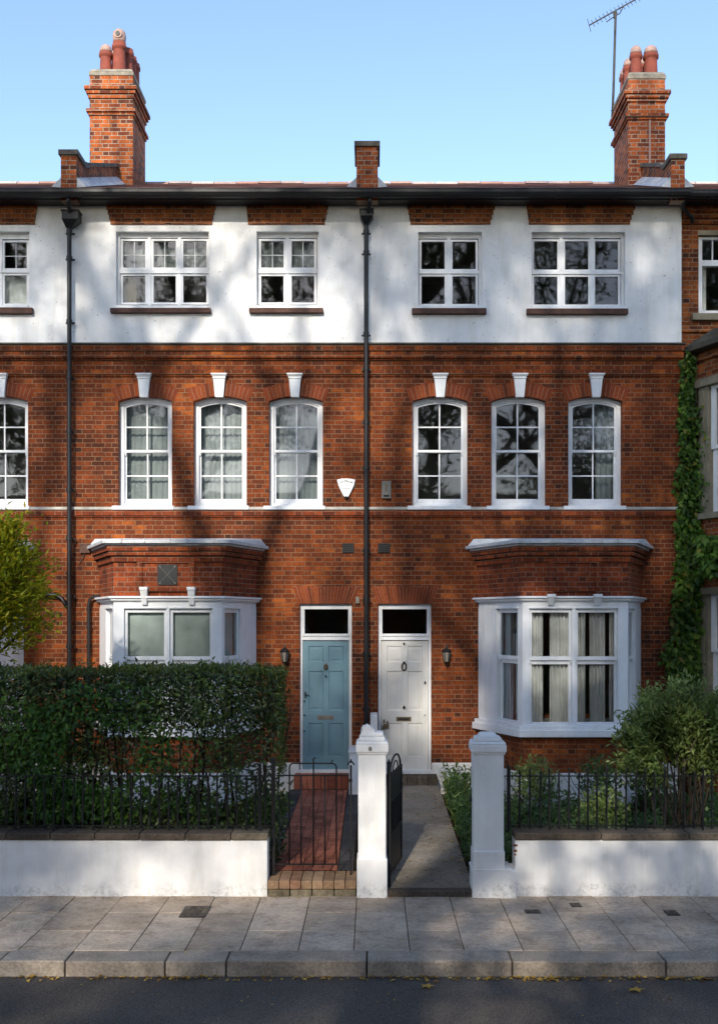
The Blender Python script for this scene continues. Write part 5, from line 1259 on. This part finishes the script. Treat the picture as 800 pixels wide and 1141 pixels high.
for st_,e in cl:
    n=150; f=.25+.8*rng.random(n); b=np.array(st_)+ (np.array(e)-np.array(st_))*f[:,None]+rng.normal(size=(n,3))*.085
    d=(np.array(e)-np.array(st_)); d/=np.linalg.norm(d); P_.append(b); A_.append(rdirs(n,tuple(d*1.0+np.array([0,0,-.15])),.75))
P_=np.concatenate(P_);A_=np.concatenate(A_); n=len(P_)
leaves_mesh('crown',P_,A_,rdirs(n,(0,0,1),.6),rng.uniform(.07,.115,n),rng.uniform(.03,.048,n),'yellowleaf',t)

# airy bush on the right
by=-4.9; bcx=PX(757,by); t=thing('bush',(bcx,by,.1),'airy light green willow-leaved bush behind the right railing','bush')
q=MB(); cl=[]; rr=random.Random(9)
for i in range(120):
    x0=bcx+rr.uniform(-.25,.35); y0=by+rr.uniform(-.15,.2)
    tx=rr.uniform(-1,1); tz=rr.uniform(0,1)**.7; ex=bcx+tx*.78*(1-.25*tz*abs(tx)); 
    ez=PZ(862,by)+ (PZ(762,by)-PZ(862,by))*tz*(1-.45*tx*tx)+rr.uniform(-.05,.05); ey=by+rr.uniform(-.42,.42)
    mid=((x0+ex)/2,(y0+ey)/2,(ez+.3)/2+.25); pts=[(x0,y0,.1),mid,(ex,ey,ez)]
    if i<26: q.tube(pts,[.016,.010,.004],5)
    cl.append((mid,(ex,ey,ez)))
q.build('stem','bark',t,smooth=True)
P_=[];A_=[]
for m_,e in cl:
    n=100; d=np.array(e)-np.array(m_); f=.30+.78*rng.random(n)**.8; b=np.array(m_)+d*f[:,None]+rng.normal(size=(n,3))*.055; d/=np.linalg.norm(d)
    P_.append(b);A_.append(rdirs(n,tuple(d*.7+np.array([0,-.1,.1])),.8))
P_=np.concatenate(P_);A_=np.concatenate(A_);n=len(P_)
leaves_mesh('foliage',P_,A_,rdirs(n,(0,-.3,1),.6),rng.uniform(.06,.105,n),rng.uniform(.024,.04,n),'bushleaf',t)

# creeper on the corner of the right-hand house
t=thing('creeper',(fx(768),-.05,.2),'green creeper climbing the corner between the right houses','climbing plant')
P_=[];A_=[];N_=[];S_=[]
def creep(pxa,pxb,pya,pyb,n,yy,dens=1.0,size=.12,thick=.12):
    px=rng.uniform(pxa,pxb,n); py=rng.uniform(pya,pyb,n); yv=yy-thick*rng.random(n)**1.5
    P_.append(np.stack([(px-415)*(CY+yv)/F,yv,CZ+(690-py)*(CY+yv)/F],1)); A_.append(rdirs(n,(0,-.25,-.8),.7)); N_.append(rdirs(n,(0,-1,.45),.45)); S_.append(np.full(n,size)*rng.uniform(.6,1.1,n))
for (a,b,c,d,n,s) in ((757,772,398,470,260,.10),(756.5,781,450,560,520,.11),(755,780,560,650,520,.12),(753,778,600,770,850,.13),(775,806,590,645,520,.14),(778,812,620,640,200,.14),(766,786,650,770,420,.13),(742,760,712,752,170,.11),(735,756,722,738,60,.1),(745,785,735,775,300,.13),(766,776,385,410,60,.1),(748,782,655,775,420,.13),(752,776,520,600,160,.12),(776,790,480,560,60,.11)):
    creep(a,b,c,d,n,-.02,size=s,thick=.14 if a<775 else .3)
creep(778,815,596,640,450,-.45,size=.14,thick=.45)
P_=np.concatenate(P_);A_=np.concatenate(A_);N_=np.concatenate(N_);S_=np.concatenate(S_)
leaves_mesh('leaves',P_,A_,N_,S_,S_*.62,'ivyleaf',t,fold=.12,shape=.35)
n=2600; px=rng.uniform(759,775,n); py=rng.uniform(395,775,n); yv=YN-.015-.03*rng.random(n)
leaves_mesh('old_leaves',np.stack([(px-415)*(CY+yv)/F,yv,CZ+(690-py)*(CY+yv)/F],1),rdirs(n,(0,-.1,-.8),.7),rdirs(n,(0,-1,.3),.4),.09,.06,'ivyleaf',t)
q=MB(); 
for i in range(5):
    px=762+i*3; pts=[(fx(px+2*math.sin(j+i)),-.03+.0,.2+(fz(400)-.2)*j/10) for j in range(11)]; q.tube(pts,[.016*(1-.07*j) for j in range(11)],6)
q.build('stem','bark',t,smooth=True)

# strappy plants beside the concrete path
def blades(base, n, L, r, seed, w=.026):
    rg=random.Random(seed); mb=MB()
    for i in range(n):
        a=rg.uniform(0,6.28); l=L*rg.uniform(.6,1.1); out=rg.uniform(.25,.8); s=rg.uniform(.6,1)*w
        bx,by_=base[0]+rg.uniform(-r,r)*.4,base[1]+rg.uniform(-r,r)*.4; pts=[]
        for k in range(6):
            f=k/5; h=l*(f-.45*out*f*f*1.3); d=l*out*f*f*.8+.02; ww=s*(1-f)**.6*(.5+f) if f<1 else .001
            c=(bx+math.cos(a)*d,by_+math.sin(a)*d,base[2]+h); nx,ny=-math.sin(a)*ww,math.cos(a)*ww
            pts+=[(c[0]-nx,c[1]-ny,c[2]),(c[0]+nx,c[1]+ny,c[2])]
        mb.add(pts,[(2*k,2*k+1,2*k+3,2*k+2) for k in range(5)])
    return mb
plants=[(1.28,-1.2,70,.75,'tall strap-leaved plant against the white plinth beside the right door'),(1.30,-2.0,70,.62,'second clump of arching leaves from the off-white door'),(1.28,-2.9,60,.5,'middle clump of arching leaves along the concrete path'),(1.30,-3.8,50,.42,'fourth clump of arching leaves, halfway down the concrete path'),(1.27,-4.6,40,.34,'small yellowing clump at the concrete path near the gate pillar')]
for i,(x,y,n,L,lab) in enumerate(plants):
    t=thing('strap_leaved_plant',(x,y,.15),lab,'plant','plants edging the concrete path'); blades((x,y,.17),n,L,.35,i+20,.02).build('foliage','strapleaf',t,recalc=False)
n=3000; y=rng.uniform(-5.5,-.3,n); x=1.14+rng.random(n)**1.3*.75; h=.32+.22*np.clip((y+5.5)/5,0,1); z=.15+h*rng.random(n)
o=leaves_mesh('border_planting',np.stack([x,y,z],1),rdirs(n,(-.3,-.2,.3),.8),rdirs(n,(-.2,-.5,.8),.5),rng.uniform(.05,.11,n),rng.uniform(.02,.045,n),'coverleaf'); tag(o,'low mixed border planting between the concrete path and the bay','planting',kind='stuff')

# ground cover behind the right railings
n=16000; x=rng.uniform(1.5,7.5,n); y=rng.uniform(-5.6,-1.1,n); hh=.20+.18*np.sin(x*3.1)+.14*np.sin(x*7+y*2)+.10*np.sin(y*5-x*2)
z=.14+np.clip(hh,.04,.6)*rng.random(n); kk=(np.sin(x*4.3+y*3)+np.sin(y*5.1-x*1.7))>-.75
o=leaves_mesh('ground_cover',np.stack([x,y,z],1)[kk],rdirs(n,(0,-.2,.3),.8)[kk],rdirs(n,(0,-.4,.9),.5)[kk],rng.uniform(.06,.12,n)[kk],rng.uniform(.03,.06,n)[kk],'coverleaf'); tag(o,'green ground cover plants behind the right railing','ground cover',kind='stuff')
for i,(x,y,h,lab) in enumerate([(2.35,-2.2,.95,'leafy shrub left of centre before the right bay'),(3.25,-2.4,1.0,'leafy shrub in front of the middle of the right bay'),(2.9,-4.2,.72,'low leafy shrub nearest the spiked railing'),(4.0,-2.0,.9,'leafy shrub beside the stems of the airy bush')]):
    t=thing('garden_shrub',(x,y,.14),lab,'shrub','shrubs in the right front garden'); q=MB(); sp=[(x+random.uniform(-.12,.12),y+random.uniform(-.1,.1),.14) for _ in range(7)]; stems(q,sp,h*.8,.009,.45,seed=30+i); q.build('stem','stem',t,smooth=True)
    v=crown_cluster((x,y,.14+h*.62),.36,750,40+i,.95); n=len(v)
    leaves_mesh('foliage',v,rdirs(n,(0,-.1,.4),.8),rdirs(n,(0,-.3,1),.5),rng.uniform(.05,.1,n),rng.uniform(.025,.045,n),'coverleaf' if i%2 else 'bushleaf',t)
# dead leaves on the right bed, fallen leaves in the gutter, on pavement and paths
def flat_leaves(name,pts,L,mat,label):
    n=len(pts); a=rng.uniform(0,6.28,n); A=np.stack([np.cos(a),np.sin(a),rng.uniform(-.1,.25,n)],1); Nn=rdirs(n,(0,0,2.5),.5)
    o=leaves_mesh(name,pts,A,Nn,L*rng.uniform(.5,1.15,n),L*rng.uniform(.35,.75,n),mat,fold=.18); tag(o,label,'leaves',kind='stuff'); return o
n=2600; x=rng.uniform(1.2,7.5,n); y=rng.uniform(-5.4,-.9,n); flat_leaves('leaf_litter',np.stack([x,y,.17+.03*rng.random(n)],1),.085,'deadleaf','brown dead leaves lying on the right flower bed')
pts=[]
for (px,w,c) in ((620,40,46),(715,60,34),(480,20,14),(150,40,26),(225,50,34),(40,14,14),(420,30,18),(320,30,14),(570,60,22),(770,40,26),(680,120,24),(400,400,60)):
    pp=rng.normal(px,w,c); pts+= [((p-415)*(CY-8.4)/F,-8.34-abs(rng.normal(0,.05)),-.125) for p in pp]
flat_leaves('fallen_leaves',np.array(pts),.058,'litter','yellow fallen leaves along the gutter under the kerb')
pts=[((p-415)*(CY-5.98)/F,-6.1-abs(rng.normal(0,.04)),.012) for p in rng.uniform(-10,810,170)]+[(rng.uniform(-5,5),rng.uniform(-8.2,-6.1),.012) for _ in range(90)]
flat_leaves('fallen_leaves',np.array(pts),.032,'litter','small yellow leaves scattered on the flagstones')
pts=[]
for _ in range(120):
    y=rng.uniform(-5.8,-.6); s=rng.random()**2; xx=1.08-s*.8; pts.append((xx,y,zp2(y)+.012))
for _ in range(25):
    y=rng.uniform(-5.4,-.6); pts.append((rng.uniform(-1.1,-.4),y,zp1(y)+.012))
for _ in range(14): pts.append((rng.uniform(.2,1),rng.uniform(-.4,-.1),PZ(865,-.4)+.012))
flat_leaves('fallen_leaves',np.array(pts),.045,'litter','yellow leaves dropped on the two front paths')
pts=[(rng.uniform(-6,6),rng.uniform(-10.8,-8.5),-.126) for _ in range(70)]
flat_leaves('fallen_leaves',np.array(pts),.035,'litter','tiny leaves scattered on the road surface')
for i,(px,py) in enumerate(((708,1105),(476,1101))):
    d=F*(CZ+.13)/(py-690); c=Vector(((px-415)*d/F,d-CY,-.122)); mb=MB()
    n=10; vs=[(0,0,.01)]+[((.075 if k%2==0 else .035)*math.cos(2*math.pi*k/n)*(1.2 if i==0 else .9),(.075 if k%2==0 else .035)*math.sin(2*math.pi*k/n),.004+.012*random.random()) for k in range(n)]
    mb.add([(c.x+v[0],c.y+v[1],c.z+v[2]) for v in vs],[(0,k+1,(k+1)%n+1) for k in range(n)]); o=mb.build('maple_leaf','litter',recalc=False,loc=tuple(c))
    tag(o,('large yellow leaf lying on the road right of centre','smaller yellow leaf on the road near the middle')[i],'leaf','single leaves on the road')

# ------------------------------------------------------------------ the street behind the camera: trees that shade and reflect, a plain terrace
def big_tree(seed, H, R0, crown0, crownR, nleaf, leafsize=.16):
    r=random.Random(seed); mb=MB(); ends=[]
    def grow(p,d,rad,L,dep):
        pts=[p]; n=4
        for i in range(n):
            d=(d+Vector((r.uniform(-.18,.18),r.uniform(-.18,.18),r.uniform(-.05,.14)))).normalized(); p=p+d*L/n; pts.append(p)
        mb.tube([tuple(q) for q in pts],[rad*(1-.4*i/n) for i in range(n+1)],7 if dep<3 else 4,caps=False)
        if dep>=2: ends.extend([(q,dep) for q in pts[1:]])
        if dep>=5: return
        for k in range(3 if dep<4 else 2):
            az=r.uniform(0,6.28); sp=r.uniform(.45,.95); v=Vector((math.cos(az),math.sin(az),0)); nd=(d+v*sp).normalized(); nd.z=max(nd.z,-.15)
            grow(p if k else pts[-1], nd, rad*.6, L*r.uniform(.62,.85), dep+1)
    grow(Vector((0,0,0)),Vector((0,0,1)),R0,crown0,0)
    return mb,ends
def make_tree(name,loc,seed,H,R0,c0,nleaf,label,sc=1.36,size=.19,sp=.9):
    t=thing(name,loc,label,'tree','street trees behind the viewpoint'); mb,ends=big_tree(seed,H,R0,c0,5,nleaf)
    K=sc; mb.v=[(v[0]*K+loc[0],v[1]*K+loc[1],v[2]*K+loc[2]) for v in mb.v]; mb.build('trunk','bark',t,smooth=True)
    e=np.array([(q.x,q.y,q.z) for q,d in ends])*sc; nleaf=int(nleaf*.62); idx=rng.integers(0,len(e),nleaf)
    P_=e[idx]+rng.normal(size=(nleaf,3))*sp*.5+np.array(loc); n=nleaf
    leaves_mesh('crown',P_,rdirs(n,(0,0,-.3),.9),rdirs(n,(0,0,1),.7),rng.uniform(size*.6,size*1.2,n),rng.uniform(size*.5,size*.9,n),'treeleaf',t)
    return t
TREES=[('plane_tree',(-6.3,-18.2,-.05),11,.34,4.6,30000,'tall plane tree on the far pavement left of the viewpoint',1.46),
       ('plane_tree',(-1.4,-20.2,-.05),12,.36,4.9,32000,'tallest plane tree directly behind the viewpoint',1.52),
       ('plane_tree',(8.2,-18.8,-.05),21,.34,4.6,20000,'tall plane tree on the far pavement right of the viewpoint',1.36),
       ('plane_tree',(-14.5,-19.5,-.05),13,.32,4.4,22000,'tall plane tree far along the opposite pavement to the left'),
       ('plane_tree',(14.5,-18.5,-.05),14,.34,4.6,26000,'tall plane tree far along the opposite pavement to the right'),
       ('plane_tree',(-9.0,-25.5,-.05),15,.30,3.6,16000,'plane tree in the opposite garden to the left'),
       ('plane_tree',(3.0,-26.0,-.05),16,.32,3.8,24000,'plane tree in the opposite garden to the right'),
       ('lime_tree',(1.6,-20.8,-.05),17,.26,3.0,7500,'short lime tree on the far pavement just right of the viewpoint',.9),
       ('lime_tree',(11.5,-22.5,-.05),18,.26,3.4,14000,'shorter lime tree on the far pavement behind to the right',.98),
       ('lime_tree',(-11,-22.6,-.05),19,.26,3.4,12000,'shorter lime tree on the far pavement behind to the left',.98)]
for a in TREES: make_tree(a[0],a[1],a[2],0,a[3],a[4],a[5],*a[6:])
t=thing('terraced_house',(0,-31,0),'long brick terrace on the opposite side of the street','house')
m=MB(); ops=[(x,x+1.2,z,z+1.8) for x in np.arange(-36,36,3.0) for z in (1.0,4.3)]; wall_sheet(m,-40,40,0,7.2,31,ops,depth=.25); m.M=None
m.v=[(-v[0],-v[1],v[2]) for v in m.v]; m.build('wall','brick',t,recalc=False)
m=MB(); m.add([(-40,-30.8,7.2),(40,-30.8,7.2),(40,-34,9.0),(-40,-34,9.0),(40,-38,7.2),(-40,-38,7.2)],[(0,1,2,3),(3,2,4,5)]); m.build('roof','roof',t,recalc=False)
m=MB()
for o in ops: m.ring([(o[0],o[3]),(o[1],o[3]),(o[1],o[2]),(o[0],o[2])],[(o[0]+.08,o[3]-.08),(o[1]-.08,o[3]-.08),(o[1]-.08,o[2]+.08),(o[0]+.08,o[2]+.08)],31.08,31.15)
m.v=[(-v[0],-v[1],v[2]) for v in m.v]; m.build('window_frames','white',t)
m=MB(); m.box(-40,40,-31.35,-31.25,0,7.1); m.build('panes','plate',t)

# ================================================================== camera, light, sky
cam=bpy.data.cameras.new('camera'); co=bpy.data.objects.new('camera',cam); C.objects.link(co)
co.location=(0,-CY,CZ); co.rotation_euler=(R(90),0,0); cam.sensor_fit='HORIZONTAL'; cam.sensor_width=36; cam.lens=36*F/800
cam.shift_x=-15/800; cam.shift_y=119.5/800; cam.clip_end=2000; cam.clip_start=.1; scene.camera=co
EL,AZ=28.0,191.0      # elevation; azimuth clockwise from +Y, i.e. from behind the camera, a little to its left
w=bpy.data.worlds.new('World'); scene.world=w; w.use_nodes=True; nt=w.node_tree
sky=nt.nodes.new('ShaderNodeTexSky'); sky.sky_type='NISHITA'; sky.sun_disc=False; sky.sun_elevation=R(EL); sky.sun_rotation=R(AZ); sky.air_density=.8; sky.dust_density=.6; sky.ozone_density=1.0
bg=nt.nodes['Background']; bg.inputs[1].default_value=.15; nt.links.new(sky.outputs[0],bg.inputs[0])
sl=bpy.data.lights.new('sun','SUN'); sl.energy=2.3; sl.angle=R(1.0); sl.color=(1.0,.92,.80); so=bpy.data.objects.new('sun',sl); C.objects.link(so)
sd=Vector((math.sin(R(AZ))*math.cos(R(EL)),math.cos(R(AZ))*math.cos(R(EL)),math.sin(R(EL)))); so.rotation_euler=sd.to_track_quat('Z','Y').to_euler()
scene.view_settings.view_transform='Standard'; scene.view_settings.look='None'; scene.view_settings.gamma=1; scene.view_settings.exposure=1.27; scene.view_settings.use_curve_mapping=False
scene.render.engine='CYCLES'; scene.cycles.max_bounces=8; scene.cycles.transparent_max_bounces=12
